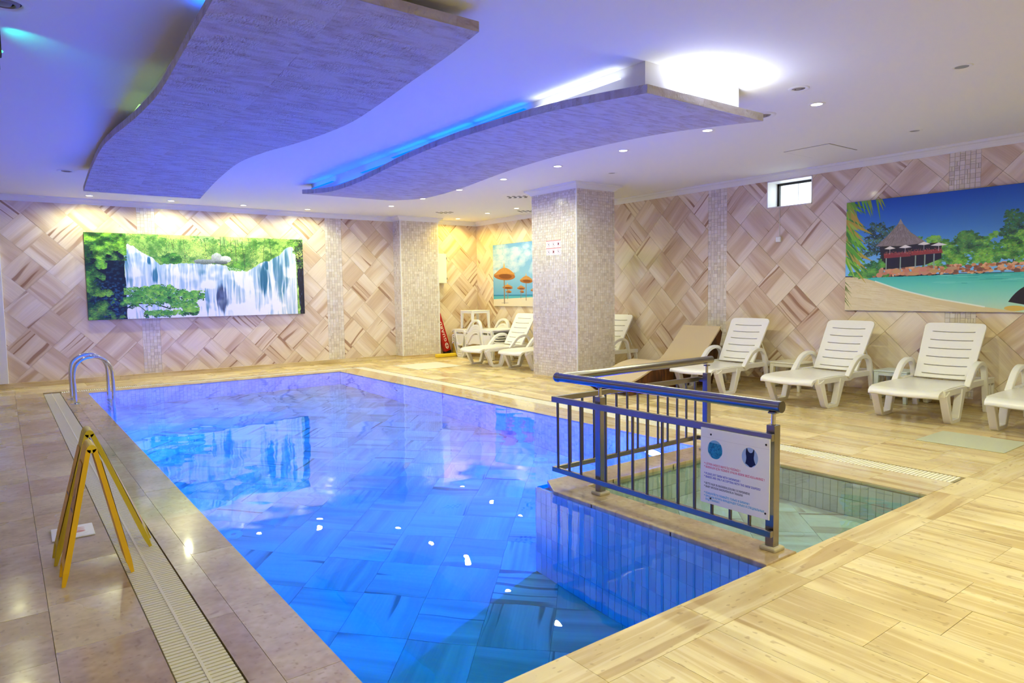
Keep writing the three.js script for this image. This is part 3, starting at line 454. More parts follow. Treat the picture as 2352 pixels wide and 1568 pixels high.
// ---------------------------------------------------------------- wavy panels under the ceiling
function stripSolid(x0, x1, zs, bot, top, nx = 1) {
  const pos = [], uv = [], idx = [], nz = zs.length, push = (x, y, z, u, v) => { pos.push(x, y, z); uv.push(u, v); return pos.length / 3 - 1; };
  const sheet = (fn, flip) => { const id = []; for (let i = 0; i < nz; i++) for (let j = 0; j <= nx; j++) { const x = lerp(x0, x1, j / nx); id.push(push(x, fn(zs[i]), zs[i], x / 1.4, zs[i] / 1.4)); } for (let i = 0; i < nz - 1; i++) for (let j = 0; j < nx; j++) { const a = id[i * (nx + 1) + j], b = id[i * (nx + 1) + j + 1], c = id[(i + 1) * (nx + 1) + j + 1], d = id[(i + 1) * (nx + 1) + j]; if (flip) idx.push(a, b, c, a, c, d); else idx.push(a, c, b, a, d, c); } };
  sheet(bot, true); sheet(top, false);
  for (const [x, f] of [[x0, 1], [x1, 0]]) for (let i = 0; i < nz - 1; i++) { const A = push(x, bot(zs[i]), zs[i], bot(zs[i]) / 2, zs[i] / 2), B = push(x, bot(zs[i + 1]), zs[i + 1], bot(zs[i + 1]) / 2, zs[i + 1] / 2), C = push(x, top(zs[i + 1]), zs[i + 1], top(zs[i + 1]) / 2, zs[i + 1] / 2), D = push(x, top(zs[i]), zs[i], top(zs[i]) / 2, zs[i] / 2); if (f) idx.push(A, B, C, A, C, D); else idx.push(A, C, B, A, D, C); }
  for (const [z, f] of [[zs[0], 0], [zs[nz - 1], 1]]) { const A = push(x0, bot(z), z, x0 / 2, 0), B = push(x1, bot(z), z, x1 / 2, 0), C = push(x1, top(z), z, x1 / 2, 0.03), D = push(x0, top(z), z, x0 / 2, 0.03); if (f) idx.push(A, B, C, A, C, D); else idx.push(A, C, B, A, D, C); }
  const g = new THREE.BufferGeometry(); g.setAttribute('position', new THREE.Float32BufferAttribute(pos, 3)); g.setAttribute('uv', new THREE.Float32BufferAttribute(uv, 2)); g.setIndex(idx); g.computeVertexNormals(); return g;
}
function curve(pts) { const c = new THREE.CatmullRomCurve3(pts.map(([z, y]) => V3(z, y, 0)), false, 'centripetal'), s = c.getPoints(240); return (z) => { for (let i = 0; i < s.length - 1; i++) if ((z - s[i].x) * (z - s[i + 1].x) <= 0) return lerp(s[i].y, s[i + 1].y, (z - s[i].x) / ((s[i + 1].x - s[i].x) || 1)); return z < Math.min(s[0].x, s[240].x) ? (s[0].x < s[240].x ? s[0].y : s[240].y) : (s[0].x < s[240].x ? s[240].y : s[0].y); }; }
function wavePanel(label, x0, x1, z0, z1, pts, th, bx0, bx1, bz0, bz1) {
  const o = thing('wave_panel', label, 'ceiling panel', [0, 0, 0]); const f = curve(pts), zs = []; for (let i = 0; i <= 110; i++) zs.push(lerp(z0, z1, i / 110));
  mesh('panel', stripSolid(x0, x1, zs, f, (z) => f(z) + th, 16), M.plaster, o);
  const zb = []; for (let i = 0; i <= 90; i++) zb.push(lerp(bz0, bz1, i / 90));
  mesh('drop_box', stripSolid(bx0, bx1, zb, (z) => f(z) + th * 0.5, () => H - 0.0005, 1), M.white, o);
  o.userData.f = undefined; return [o, f];
}
const [p1, f1] = wavePanel('left wavy plaster ceiling panel that ends before the waterfall wall', 0.86, 2.14, -9.52, -3.1, [[-9.52, 2.565], [-8.7, 2.672], [-7.75, 2.735], [-6.85, 2.698], [-6.05, 2.632], [-5.3, 2.582], [-4.75, 2.566], [-4.35, 2.588], [-3.85, 2.630], [-3.45, 2.660], [-3.1, 2.700]], 0.055, 0.97, 2.03, -9.4, -3.25);
const [p2, f2] = wavePanel('middle wavy plaster ceiling panel with blue lights and a glaring white end', 3.42, 4.72, -9.32, -3.05, [[-9.32, 2.70], [-8.9, 2.655], [-8.3, 2.605], [-7.9, 2.598], [-7.3, 2.614], [-6.8, 2.650], [-6.2, 2.688], [-5.4, 2.708], [-4.9, 2.700], [-4.1, 2.672], [-3.5, 2.620], [-3.05, 2.572]], 0.058, 3.51, 4.55, -9.2, -3.15);
// light strips lying on the panels, shining up
function ledStrip(owner, x, z0, z1, f, th, color, power, w = 0.03) {
  const n = Math.max(1, Math.round(Math.abs(z1 - z0) / 0.8));
  for (let i = 0; i < n; i++) {
    const a = lerp(z0, z1, (i + 0.04) / n), b = lerp(z0, z1, (i + 0.96) / n), zc = (a + b) / 2, y = Math.max(f(a), f(b), f(zc)) + th + 0.004, L = Math.abs(b - a);
    mesh('led_strip', box(x - w / 2, x + w / 2, y, y + 0.006, Math.min(a, b), Math.max(a, b)), new THREE.MeshStandardMaterial({ color: 0x222222, emissive: color, emissiveIntensity: 2 }), owner);
    const l = new THREE.RectAreaLight(color, power, w, L); l.position.set(x, y + 0.009, zc); l.rotation.x = Math.PI / 2; l.name = 'led_glow'; owner.add(l);
  }
}
const azure = new THREE.Color(0.0, 0.13, 1.0), iceWhite = new THREE.Color(0.72, 0.78, 1.0);
ledStrip(p2, 3.462, -4.35, -9.1, f2, 0.058, azure, 11); ledStrip(p2, 3.462, -3.3, -4.3, f2, 0.058, iceWhite, 7);
{ const l = new THREE.RectAreaLight(iceWhite, 260, 0.6, 0.03); l.position.set(4.15, 2.655, -3.095); l.rotation.x = Math.PI / 2; l.name = 'led_glow'; mesh('led_strip', box(3.85, 4.45, 2.642, 2.648, -3.11, -3.08), new THREE.MeshStandardMaterial({ color: 0x222222, emissive: iceWhite, emissiveIntensity: 2 }), p2); p2.add(l); }
ledStrip(p1, 0.915, -3.2, -3.9, f1, 0.055, azure, 20); ledStrip(p1, 0.915, -5.0, -6.4, f1, 0.055, new THREE.Color(0.28, 0.5, 0.2), 0.12);

// ---------------------------------------------------------------- hanging exit sign at the left edge
{
  const o = thing('exit_sign', 'black ceiling mounted emergency sign with a green glow', 'exit sign', [0, H, -4.7]);
  mesh('bracket', rod([-0.08, 0, 0], [-0.08, -0.04, 0], 0.012), M.black, o);
  mesh('housing', rbox(-0.26, 0.082, -0.20, -0.035, -0.028, 0.028, 0.006), M.black, o);
  mesh('clear_plate', rbox(-0.25, 0.072, -0.27, -0.20, -0.004, 0.004, 0.002), new THREE.MeshPhysicalMaterial({ color: 0xbfe8d8, transmission: 0.9, thickness: 0, roughness: 0.1 }), o);
  const face = new THREE.MeshStandardMaterial({ color: 0x063a22, emissive: new THREE.Color(0.0, 0.9, 0.5), emissiveIntensity: 1.2 });
  mesh('lit_face', box(-0.245, 0.045, -0.19, -0.06, 0.028, 0.030), face, o);
  const led = new THREE.SphereGeometry(0.006, 10, 8); led.translate(0.084, -0.17, 0.0); mesh('led', led, new THREE.MeshStandardMaterial({ color: 0x0a4420, emissive: new THREE.Color(0.05, 1, 0.25), emissiveIntensity: 4 }), o);
  const lens = new THREE.CylinderGeometry(0.014, 0.014, 0.008, 16); lens.rotateX(Math.PI / 2); lens.translate(0.055, -0.10, -0.031); mesh('emergency_lens', lens, new THREE.MeshStandardMaterial({ color: 0x0a4440, emissive: new THREE.Color(0.0, 1, 0.8), emissiveIntensity: 3 }), o);
  const s = new THREE.SpotLight(new THREE.Color(0.0, 0.9, 0.6), 0.45, 0, 0.5, 0.9, 2); s.position.set(0.055, -0.10, -0.045); s.target.position.set(0.23, 0, -0.26); s.castShadow = true; s.name = 'emergency_beam'; o.add(s, s.target);
}
// ---------------------------------------------------------------- printed pictures and signs (flat prints)
function canvasTex(w, h, draw) { const c = document.createElement('canvas'); c.width = w; c.height = h; const g = c.getContext('2d'); draw(g, w, h); const t = new THREE.CanvasTexture(c); t.colorSpace = THREE.SRGBColorSpace; t.magFilter = THREE.LinearFilter; return t; }
const rgb = (r, g, b, a = 1) => `rgba(${r | 0},${g | 0},${b | 0},${a})`;
function blobs(g, r, n, x0, x1, y0, y1, s0, s1, cols, a = 1, rot = true) { if (rot) { n *= 2.4; s0 *= 0.5; s1 *= 0.65; } for (let i = 0; i < n; i++) { const c = cols[Math.floor(r() * cols.length)]; g.fillStyle = rgb(c[0] + rr(-14, 14, r), c[1] + rr(-14, 14, r), c[2] + rr(-10, 10, r), a); const s = rr(s0, s1, r); g.beginPath(); g.ellipse(rr(x0, x1, r), rr(y0, y1, r), s, s * rr(0.35, 0.8, r), rot ? r() * 3 : 0, 0, 7); g.fill(); } }
function blobsIn(g, r, n, cx, cy, rx, ry, s0, s1, cols, a = 1) { n *= 2.6; s0 *= 0.5; s1 *= 0.6; for (let i = 0; i < n; i++) { const t = r() * 6.283, d = Math.sqrt(r()) * (0.8 + 0.35 * fbm(t * 1.7 + cx, cy * 0.1, 2)); const c = cols[Math.floor(r() * cols.length)]; g.fillStyle = rgb(c[0] + rr(-16, 16, r), c[1] + rr(-16, 16, r), c[2] + rr(-10, 10, r), a); const s = rr(s0, s1, r); g.beginPath(); g.ellipse(cx + Math.cos(t) * d * rx, cy + Math.sin(t) * d * ry, s, s * rr(0.35, 0.8, r), r() * 3, 0, 7); g.fill(); } }
function poly(g, pts, fill) { g.fillStyle = fill; g.beginPath(); pts.forEach((p, i) => (i ? g.lineTo(p[0], p[1]) : g.moveTo(p[0], p[1]))); g.closePath(); g.fill(); }
function stroke(g, pts, w, col) { g.strokeStyle = col; g.lineWidth = w; g.lineCap = 'round'; g.beginPath(); pts.forEach((p, i) => (i ? g.lineTo(p[0], p[1]) : g.moveTo(p[0], p[1]))); g.stroke(); }
const leafG = [[96, 190, 40], [130, 210, 50], [70, 160, 40], [160, 225, 80], [60, 140, 50]], leafD = [[20, 60, 40], [14, 40, 40], [30, 90, 40], [40, 110, 45]], leafY = [[170, 215, 90], [200, 230, 120], [140, 205, 80], [110, 185, 70]];
// leaves dabbed where a clumpy noise field is dense; light on the upper side of each clump as in the printed photograph
function foliage(g, r, n, x0, x1, y0, y1, inside, s0, s1, lightC, darkC, scale = 46) {
  for (let i = 0; i < n; i++) {
    const x = rr(x0, x1, r), y = rr(y0, y1, r), d = inside(x, y); if (d <= 0) continue;
    const k = fbm(x / scale + 3, y / scale * 1.4, 4); if (k < 0.62 - 0.5 * Math.min(1, d)) continue;
    const lit = clamp((fbm(x / scale + 3, (y - 12) / scale * 1.4, 3) - 0.3) * 2.2 + rr(-0.25, 0.25, r)), c = mix3(darkC, lightC, lit), s = rr(s0, s1, r);
    g.fillStyle = rgb(c[0] + rr(-16, 16, r), c[1] + rr(-16, 16, r), c[2] + rr(-10, 10, r), rr(0.7, 1, r)); g.beginPath(); g.ellipse(x, y, s, s * rr(0.3, 0.6, r), rr(-0.7, 0.7, r), 0, 7); g.fill();
  }
}
const ell = (cx, cy, rx, ry) => (x, y) => 1.25 - Math.hypot((x - cx) / rx, (y - cy) / ry) + (fbm(x / 30, y / 30, 3) - 0.5) * 0.9;
function pixels(g, W, Hh, f) { const im = g.getImageData(0, 0, W, Hh), d = im.data; for (let y = 0; y < Hh; y++) for (let x = 0; x < W; x++) { const c = f(x, y); if (!c) continue; const i = (y * W + x) * 4; d[i] = clamp(c[0], 0, 255); d[i + 1] = clamp(c[1], 0, 255); d[i + 2] = clamp(c[2], 0, 255); d[i + 3] = 255; } g.putImageData(im, 0, 0); }
const waterfallTex = canvasTex(1536, 610, (g, W, Hh) => {
  const r = mulberry(101);
  const LIP = [[238, 90], [262, 72], [300, 84], [350, 132], [420, 170], [470, 222], [500, 214], [620, 204], [760, 204], [900, 214], [1000, 240], [1080, 262], [1150, 226], [1200, 190], [1260, 180], [1300, 150], [1340, 130], [1380, 85], [1420, 60], [1452, 62], [1476, 120]];
  const lip = (x) => { for (let i = 0; i < LIP.length - 1; i++) if (x >= LIP[i][0] && x <= LIP[i + 1][0]) return lerp(LIP[i][1], LIP[i + 1][1], (x - LIP[i][0]) / (LIP[i + 1][0] - LIP[i][0])); return 1e4; };
  const DARK = [[1210, 330, 46, 150, 0.9], [1232, 215, 20, 44, 0.9], [1330, 300, 44, 200, 0.45], [1400, 260, 26, 190, 0.5], [430, 300, 24, 60, 0.7], [392, 188, 13, 30, 0.8], [262, 260, 22, 170, 0.6], [640, 250, 60, 40, 0.25], [740, 240, 50, 60, 0.3], [1000, 420, 26, 150, 0.3], [780, 480, 20, 120, 0.5], [890, 480, 52, 105, 0.95], [520, 300, 30, 60, 0.2]];
  pixels(g, W, Hh, (x, y) => {
    const jag = (fbm(x / 14, y / 40, 3) - 0.5) * 22, rightEdge = 1474 + (y - 110) * 0.055 + jag;
    if (x < 238 + jag * 0.6) { const n = fbm(x / 16, y / 11, 4); return mix3([10, 26, 34], [44, 92, 108], sstep(0.42, 0.72, n) * (0.35 + 0.65 * sstep(180, 420, y))); }
    if (x > rightEdge) { const n = fbm(x / 9, y / 26, 4); return mix3([18, 20, 36], [70, 80, 110], sstep(0.5, 0.8, n)); }
    const L = lip(x) + (fbm(x / 20, 3, 3) - 0.5) * 16;
    if (y < L) { const n = fbm(x / 46, y / 34, 5), q = fbm(x / 150 + 7, y / 120, 3); const c = mix3([58, 118, 44], [196, 232, 110], sstep(0.3, 0.62, n) * 0.7 + 0.3 * sstep(0.35, 0.6, q)); return mix3(c, [224, 244, 170], sstep(0.55, 0.75, q) * 0.5); }
    const w = (fbm(x / 60, y / 160, 3) - 0.5) * 26, st = fbm((x + w) / 10, (y + 40) / 210, 4), st2 = fbm((x + w) / 34, y / 260, 3), mist = fbm(x / 130, y / 90, 3);
    let white = 0.45 + 1.3 * (st - 0.42) + 0.9 * (st2 - 0.45) + 0.5 * sstep(0.4, 0.65, mist) + 0.25 * sstep(L, L + 300, y);
    let dark = 0; for (const [cx, cy, rx, ry, k] of DARK) { const d = Math.hypot((x - cx - (y - cy) * 0.06) / rx, (y - cy) / ry); dark = Math.max(dark, k * (1 - sstep(0.55, 1.1, d + (st - 0.5) * 0.9))); }
    white = clamp(white - dark * 0.9); let c = mix3([112, 164, 206], [248, 250, 255], white); c = mix3(c, x > 830 && x < 960 ? [58, 62, 88] : [24, 96, 126], dark * (1 - white) * 0.85);
    return c;
  });
  // trunks
  for (let i = 0; i < 22; i++) { const x = rr(440, 1340, r), y1 = lip(x) - 6, y0 = rr(-10, 40, r), k = rr(-26, 26, r); stroke(g, [[x, y1], [x + k * 0.3, (y0 + y1) / 2], [x + k, y0]], rr(1.5, 5, r), rgb(48, 58, 44, 0.7)); stroke(g, [[x + k * 0.3, (y0 + y1) / 2], [x + rr(-60, 60, r), y0 + 20]], 1.6, rgb(50, 66, 44, 0.6)); }
  foliage(g, r, 9000, 250, 1540, -6, 235, (x, y) => (y < lip(x) - 4 ? 0.55 : 0), 2, 6, [214, 240, 120], [64, 126, 48], 60);
  foliage(g, r, 1600, 480, 625, 130, 208, ell(552, 176, 74, 34), 2, 6, [92, 170, 50], [26, 72, 34]); foliage(g, r, 1300, 940, 1110, 160, 262, ell(1020, 222, 84, 34), 2, 6, [150, 220, 70], [58, 128, 50]);
  // boulders at the lip
  for (const [cx, cy, rx, ry, c] of [[772, 192, 72, 17, [120, 132, 122]], [862, 165, 38, 38, [170, 178, 170]], [926, 172, 38, 23, [196, 202, 196]], [890, 196, 46, 10, [96, 108, 100]]]) for (let i = 0; i < 260; i++) { const t = r() * 6.28, d = Math.sqrt(r()), x = cx + Math.cos(t) * d * rx, y = cy + Math.sin(t) * d * ry, k = 34 * (0.4 - (y - cy) / ry) + rr(-14, 14, r); g.fillStyle = rgb(c[0] + k, c[1] + k, c[2] + k, 0.8); g.beginPath(); g.ellipse(x, y, 6, 4, r() * 3, 0, 7); g.fill(); }
  // left foliage and the branch across the fall
  foliage(g, r, 7000, -4, 250, -6, 190, (x, y) => 0.95 - (x / 260) * 0.3 - y / 210 * 0.4, 3, 8, [150, 216, 60], [20, 66, 30]); foliage(g, r, 3400, -4, 130, 190, 400, (x, y) => 0.85 - x / 150, 3, 8, [130, 206, 56], [18, 60, 32]); foliage(g, r, 5200, -4, 240, 400, 612, (x, y) => 0.95 - x / 240 - (600 - y) / 600, 3, 8, [140, 206, 56], [20, 66, 34]); foliage(g, r, 900, 1450, 1538, -4, 130, (x, y) => 0.6 - y / 200, 2, 6, [140, 200, 70], [24, 60, 36]);
  for (const [pts, w] of [[[[170, 612], [222, 540], [300, 500], [420, 503], [520, 545]], 8], [[[232, 540], [330, 455], [470, 440], [640, 470]], 5], [[[300, 500], [360, 560], [430, 606]], 4.5], [[[420, 503], [560, 490], [700, 500]], 3.5], [[[330, 455], [400, 400], [470, 380]], 3]]) stroke(g, pts, w, '#22352c');
  for (const e of [[330, 425, 105, 48], [450, 405, 100, 42], [560, 440, 120, 48], [680, 445, 84, 34], [610, 505, 110, 40], [420, 470, 130, 42], [660, 560, 60, 24], [480, 572, 150, 22], [270, 480, 80, 44]]) { foliage(g, r, 900, e[0] - e[2], e[0] + e[2], e[1] - e[3], e[1] + e[3] + 14, ell(e[0], e[1] + 10, e[2], e[3]), 2.5, 7, [70, 140, 44], [22, 66, 34], 30); foliage(g, r, 1500, e[0] - e[2], e[0] + e[2], e[1] - e[3], e[1] + e[3], ell(e[0], e[1] - 4, e[2], e[3] * 0.85), 2.5, 6.5, [164, 226, 70], [66, 150, 44], 26); }
});
const beachTex = canvasTex(1600, 616, (g, W, Hh) => {
  const r = mulberry(202);
  const sky = g.createLinearGradient(0, 0, 0, 380); sky.addColorStop(0, '#0c50bc'); sky.addColorStop(1, '#7cc0f2'); g.fillStyle = sky; g.fillRect(0, 0, W, 420);
  // wooded headland
  const tree = (cx, cy, rx, ry, n, L, D, sc = 30) => foliage(g, r, n, cx - rx * 1.3, cx + rx * 1.3, cy - ry * 1.3, cy + ry * 1.3, ell(cx, cy, rx, ry), 2, 7, L, D, sc);
  tree(190, 240, 92, 110, 4200, [84, 124, 84], [26, 52, 46]); tree(500, 305, 150, 74, 7000, [146, 208, 70], [50, 112, 44]); tree(670, 312, 170, 74, 8000, [150, 212, 66], [54, 122, 40]); tree(620, 268, 62, 52, 2600, [96, 160, 66], [34, 80, 40]);
  stroke(g, [[815, 370], [822, 200]], 5, '#3c3a2c'); tree(840, 312, 110, 68, 5000, [140, 206, 70], [44, 104, 44]); tree(822, 235, 56, 92, 3800, [70, 134, 70], [18, 56, 40]); tree(1200, 300, 420, 84, 20000, [140, 204, 66], [48, 112, 42]);
  // rocks along the water
  for (let i = 0; i < 620; i++) { const x = rr(100, W, r), y = 405 - (x - 100) * 0.012 + rr(-22, 20, r); const c = [[214, 150, 100], [190, 120, 74], [226, 176, 130], [150, 92, 60], [120, 84, 60]][Math.floor(r() * 5)]; g.fillStyle = rgb(...c); g.beginPath(); g.ellipse(x, y, rr(4, 16, r), rr(3, 9, r), rr(-0.3, 0.3, r), 0, 7); g.fill(); }
  // lagoon and sand
  const sea = g.createLinearGradient(0, 410, 0, 616); sea.addColorStop(0, '#37b6ae'); sea.addColorStop(0.35, '#6cd2c0'); sea.addColorStop(0.75, '#a6dcc6'); sea.addColorStop(1, '#c9dcb8'); poly(g, [[90, 432], [W, 412], [W, Hh], [0, Hh], [0, 440]], sea);
  for (let i = 0; i < 160; i++) { const x = rr(460, 1560, r), y = rr(424, 470, r); stroke(g, [[x, y], [x + rr(20, 120, r), y + rr(-1, 1, r)]], rr(1, 4, r), fbm(x / 90, y / 9, 3) > 0.5 ? rgb(16, 120, 130, 0.3) : rgb(150, 226, 214, 0.22)); }
  poly(g, [[0, 425], [90, 428], [170, 452], [300, 500], [480, 548], [700, 590], [860, 616], [0, 616]], '#dccb94'); poly(g, [[0, 440], [60, 440], [210, 492], [420, 560], [640, 616], [0, 616]], '#e2d3a2'); stroke(g, [[170, 452], [300, 500], [480, 548], [700, 590]], 7, rgb(240, 246, 232, 0.85)); for (let i = 0; i < 300; i++) { const y = rr(450, 612, r), x = rr(0, (y - 430) * 3.2, r); stroke(g, [[x, y], [x + rr(20, 90, r), y + rr(2, 12, r)]], rr(1, 5, r), r() < 0.5 ? rgb(200, 178, 116, 0.2) : rgb(240, 230, 196, 0.25)); }
  // thatched pavilion on stilts
  poly(g, [[185, 252], [500, 258], [500, 340], [420, 372], [212, 388]], '#1d1a1a'); poly(g, [[284, 142], [306, 142], [345, 192], [428, 254], [310, 264], [166, 258], [232, 200]], '#8b8078'); for (let i = 0; i < 420; i++) { const t = r(), x = lerp(295, rr(176, 420, r), t), y = lerp(142, 250, t); stroke(g, [[x, y], [x + (x - 295) * 0.12, y + rr(6, 16, r)]], 1.4, r() < 0.5 ? rgb(108, 98, 92, 0.6) : rgb(176, 164, 156, 0.6)); } poly(g, [[281, 146], [295, 117], [309, 146]], '#a59b92');
  poly(g, [[210, 300], [350, 297], [350, 322], [214, 327]], '#8a3424'); poly(g, [[352, 295], [500, 291], [506, 312], [352, 318]], '#963c28'); for (let i = 0; i < 160; i++) { const x = rr(214, 500, r), y = x < 350 ? rr(288, 306, r) : rr(282, 300, r); g.fillStyle = rgb(rr(120, 210, r), rr(60, 120, r), rr(40, 90, r), 0.8); g.fillRect(x, y, 3, 5); }
  for (const [x, y] of [[222, 326], [296, 322], [372, 318], [418, 316], [462, 314]]) { g.fillStyle = '#93a78c'; g.fillRect(x, y, 6, 78); }
  for (const [x, y, w] of [[243, 275, 30], [322, 273, 33], [415, 262, 32], [486, 271, 40]]) { poly(g, [[x - w, y], [x, y - 14], [x + w, y], [x, y + 4]], '#eeeae0'); g.fillStyle = '#d2cdc2'; g.fillRect(x - 1, y, 2, 30); }
  tree(150, 372, 60, 46, 2600, [110, 186, 60], [36, 96, 40]); tree(135, 408, 95, 26, 2400, [130, 196, 60], [50, 120, 40]); for (let i = 0; i < 30; i++) { g.fillStyle = rgb(rr(190, 225, r), rr(130, 160, r), rr(90, 115, r)); g.beginPath(); g.ellipse(rr(190, 560, r), rr(392, 418, r), rr(10, 28, r), rr(7, 14, r), 0, 0, 7); g.fill(); }
  // palm fronds
  for (let k = 0; k < 70; k++) { const y0 = rr(-40, 330, r), len = rr(90, 230, r), ang = rr(0.35, 1.15, r), w = rr(6, 15, r), x0 = rr(-30, 10, r), x1 = x0 + Math.cos(ang) * len * 0.8, y1 = y0 + Math.sin(ang) * len; const c = [[90, 170, 30], [130, 195, 40], [60, 130, 30], [170, 200, 60], [190, 160, 50]][Math.floor(r() * 5)]; poly(g, [[x0, y0 - w], [lerp(x0, x1, 0.5), lerp(y0, y1, 0.42) - w * 0.6], [x1, y1], [lerp(x0, x1, 0.5), lerp(y0, y1, 0.5) + w * 0.7], [x0, y0 + w]], rgb(...c, 0.95)); }
  for (let k = 0; k < 16; k++) { const x0 = rr(-10, 190, r), len = rr(40, 130, r); poly(g, [[x0 - 6, -4], [x0 + 8, -4], [x0 + rr(18, 46, r), len]], rgb(rr(90, 180, r), rr(150, 190, r), 40, 0.95)); }
  for (let k = 0; k < 12; k++) { const y0 = rr(430, 560, r); poly(g, [[-4, y0], [-4, y0 + 8], [rr(10, 46, r), y0 + rr(30, 70, r)]], '#6d7a34'); }
  // dark rock and coconut in the shallows
  g.fillStyle = '#241d18'; g.beginPath(); g.moveTo(800, 565); g.quadraticCurveTo(850, 470, 940, 470); g.quadraticCurveTo(1050, 480, 1080, 560); g.quadraticCurveTo(1000, 590, 900, 585); g.closePath(); g.fill(); g.fillStyle = '#d9b84e'; g.beginPath(); g.ellipse(828, 596, 44, 13, 0, 0, 7); g.fill();
});
const parasolTex = canvasTex(900, 604, (g, W, Hh) => {
  const r = mulberry(303); const sky = g.createLinearGradient(0, 0, 0, 500); sky.addColorStop(0, '#5f9de0'); sky.addColorStop(0.6, '#86bdeb'); sky.addColorStop(1, '#5fa8dc'); g.fillStyle = sky; g.fillRect(0, 0, W, Hh);
  for (let i = 0; i < 420; i++) { const x = rr(-20, W, r), y = rr(0, 280, r), n = fbm(x / 160, y / 90, 4); if (n > 0.46 && !(x > 330 && y < 50 && x < 520)) { g.fillStyle = rgb(222, 232, 246, 0.16); g.beginPath(); g.ellipse(x, y, rr(20, 70, r), rr(12, 34, r), 0, 0, 7); g.fill(); } }
  g.fillStyle = '#1c80b8'; g.fillRect(0, 492, W, 12); g.fillStyle = '#4fb0cc'; g.fillRect(0, 504, W, 30); poly(g, [[0, 536], [W, 508], [W, 604], [0, 604]], '#e3d8bd');
  const hat = (x, y, w, h, base) => { stroke(g, [[x, y], [x - 3, base]], Math.max(2, w * 0.05), '#8f7a64'); poly(g, [[x - w * 0.06, y - h * 0.8], [x, y - h * 1.55], [x + w * 0.06, y - h * 0.8]], '#d8b078'); g.fillStyle = '#a5622c'; g.beginPath(); g.ellipse(x, y + h * 0.12, w * 0.5, h * 0.5, 0.06, 0, 7); g.fill(); g.fillStyle = '#7d4418'; g.beginPath(); g.ellipse(x + w * 0.05, y + h * 0.16, w * 0.3, h * 0.3, 0.06, 0, 7); g.fill(); g.fillStyle = '#c58d45'; g.beginPath(); g.moveTo(x - w * 0.5, y); g.quadraticCurveTo(x - w * 0.22, y - h * 0.9, x, y - h * 0.9); g.quadraticCurveTo(x + w * 0.25, y - h * 0.85, x + w * 0.5, y + h * 0.05); g.quadraticCurveTo(x, y - h * 0.3, x - w * 0.5, y); g.fill(); for (let i = 0; i < 90; i++) { const t = rr(-0.48, 0.48, r), yy = y - h * 0.2 - (0.5 - Math.abs(t)) * h * rr(0, 1.2, r); stroke(g, [[x + t * w, yy], [x + t * w * 1.08, yy + h * 0.1]], 1.5, r() < 0.5 ? rgb(224, 178, 104, 0.7) : rgb(140, 86, 36, 0.6)); } };
  hat(820, 400, 150, 40, 530); hat(640, 452, 90, 22, 522); hat(253, 463, 92, 20, 524); hat(464, 465, 66, 18, 520); hat(236, 420, 166, 30, 532); hat(450, 430, 122, 26, 526); hat(530, 358, 190, 46, 545); hat(185, 300, 350, 80, 574); g.fillStyle = rgb(150, 140, 130, 0.5); g.beginPath(); g.ellipse(190, 572, 62, 5, 0, 0, 7); g.fill();
});
function picture(label, t, W, Hh, pos, turn, depth = 0.03) {
  const o = thing('canvas_picture', label, 'picture', pos, turn);
  mesh('stretcher', rbox(-W / 2, W / 2, -Hh / 2, Hh / 2, 0, depth, 0.004), M.pictureEdge, o);
  const pg = new THREE.PlaneGeometry(W - 0.004, Hh - 0.004); pg.translate(0, 0, depth + 0.0008); mesh('print', pg, new THREE.MeshPhysicalMaterial({ map: t, roughness: 0.42 }), o);
}
picture('wide canvas print of a white waterfall among green trees', waterfallTex, 3.40, 1.35, [2.775, 1.640, Z0 + 0.02], 0, 0.035);
picture('wide canvas print of a thatched beach bar beside a turquoise lagoon', beachTex, 3.40, 1.31, [X1 - 0.012, 1.672, -2.52], -Math.PI / 2, 0.025);
picture('canvas print of straw beach parasols under a cloudy blue sky', parasolTex, 1.90, 1.275, [X1 - 0.012, 1.652, -10.73], -Math.PI / 2, 0.022);

// rules sign glued to the pillar: two sheets with prohibition pictograms
{
  const o = thing('rules_sign', 'two small white sheets of red ringed pictograms on the free pillar', 'sign', [PIL[0] - 0.0085, 1.94, -7.59], -Math.PI / 2);
  for (const [k, y] of [[0, 0.055], [1, -0.055]]) {
    const t = canvasTex(384, 120, (g, W, Hh) => { g.fillStyle = '#f4f2f4'; g.fillRect(0, 0, W, Hh); g.fillStyle = '#e06a78'; g.fillRect(0, 0, W, 11); for (let i = 0; i < 3; i++) { const x = 64 + i * 128, yy = 66; g.strokeStyle = '#d88a94'; g.lineWidth = 6; g.beginPath(); g.arc(x, yy, 38, 0, 7); g.stroke(); g.beginPath(); g.moveTo(x - 27, yy - 27); g.lineTo(x + 27, yy + 27); g.stroke(); g.fillStyle = (k === 0 && i === 2) || (k === 1 && i === 1) ? '#7a1f34' : '#6a6068'; g.beginPath(); g.arc(x + 2, yy - 14, 7, 0, 7); g.fill(); g.fillRect(x - 5, yy - 8, 12, 24); g.fillRect(x - 14, yy - 4 + (i % 2) * 6, 28, 6); if ((k === 0 && i === 2) || (k === 1 && i === 1)) { g.beginPath(); g.ellipse(x, yy, 17, 24, 0.4, 0, 7); g.fill(); } } });
    const s = mesh('sheet', box(-0.165, 0.165, y - 0.051, y + 0.051, -0.001, 0.0015), M.whiteGloss, o); const pg = new THREE.PlaneGeometry(0.326, 0.1); pg.translate(0, y, 0.0022); mesh('print', pg, new THREE.MeshStandardMaterial({ map: t, roughness: 0.35 }), s);
  }
}
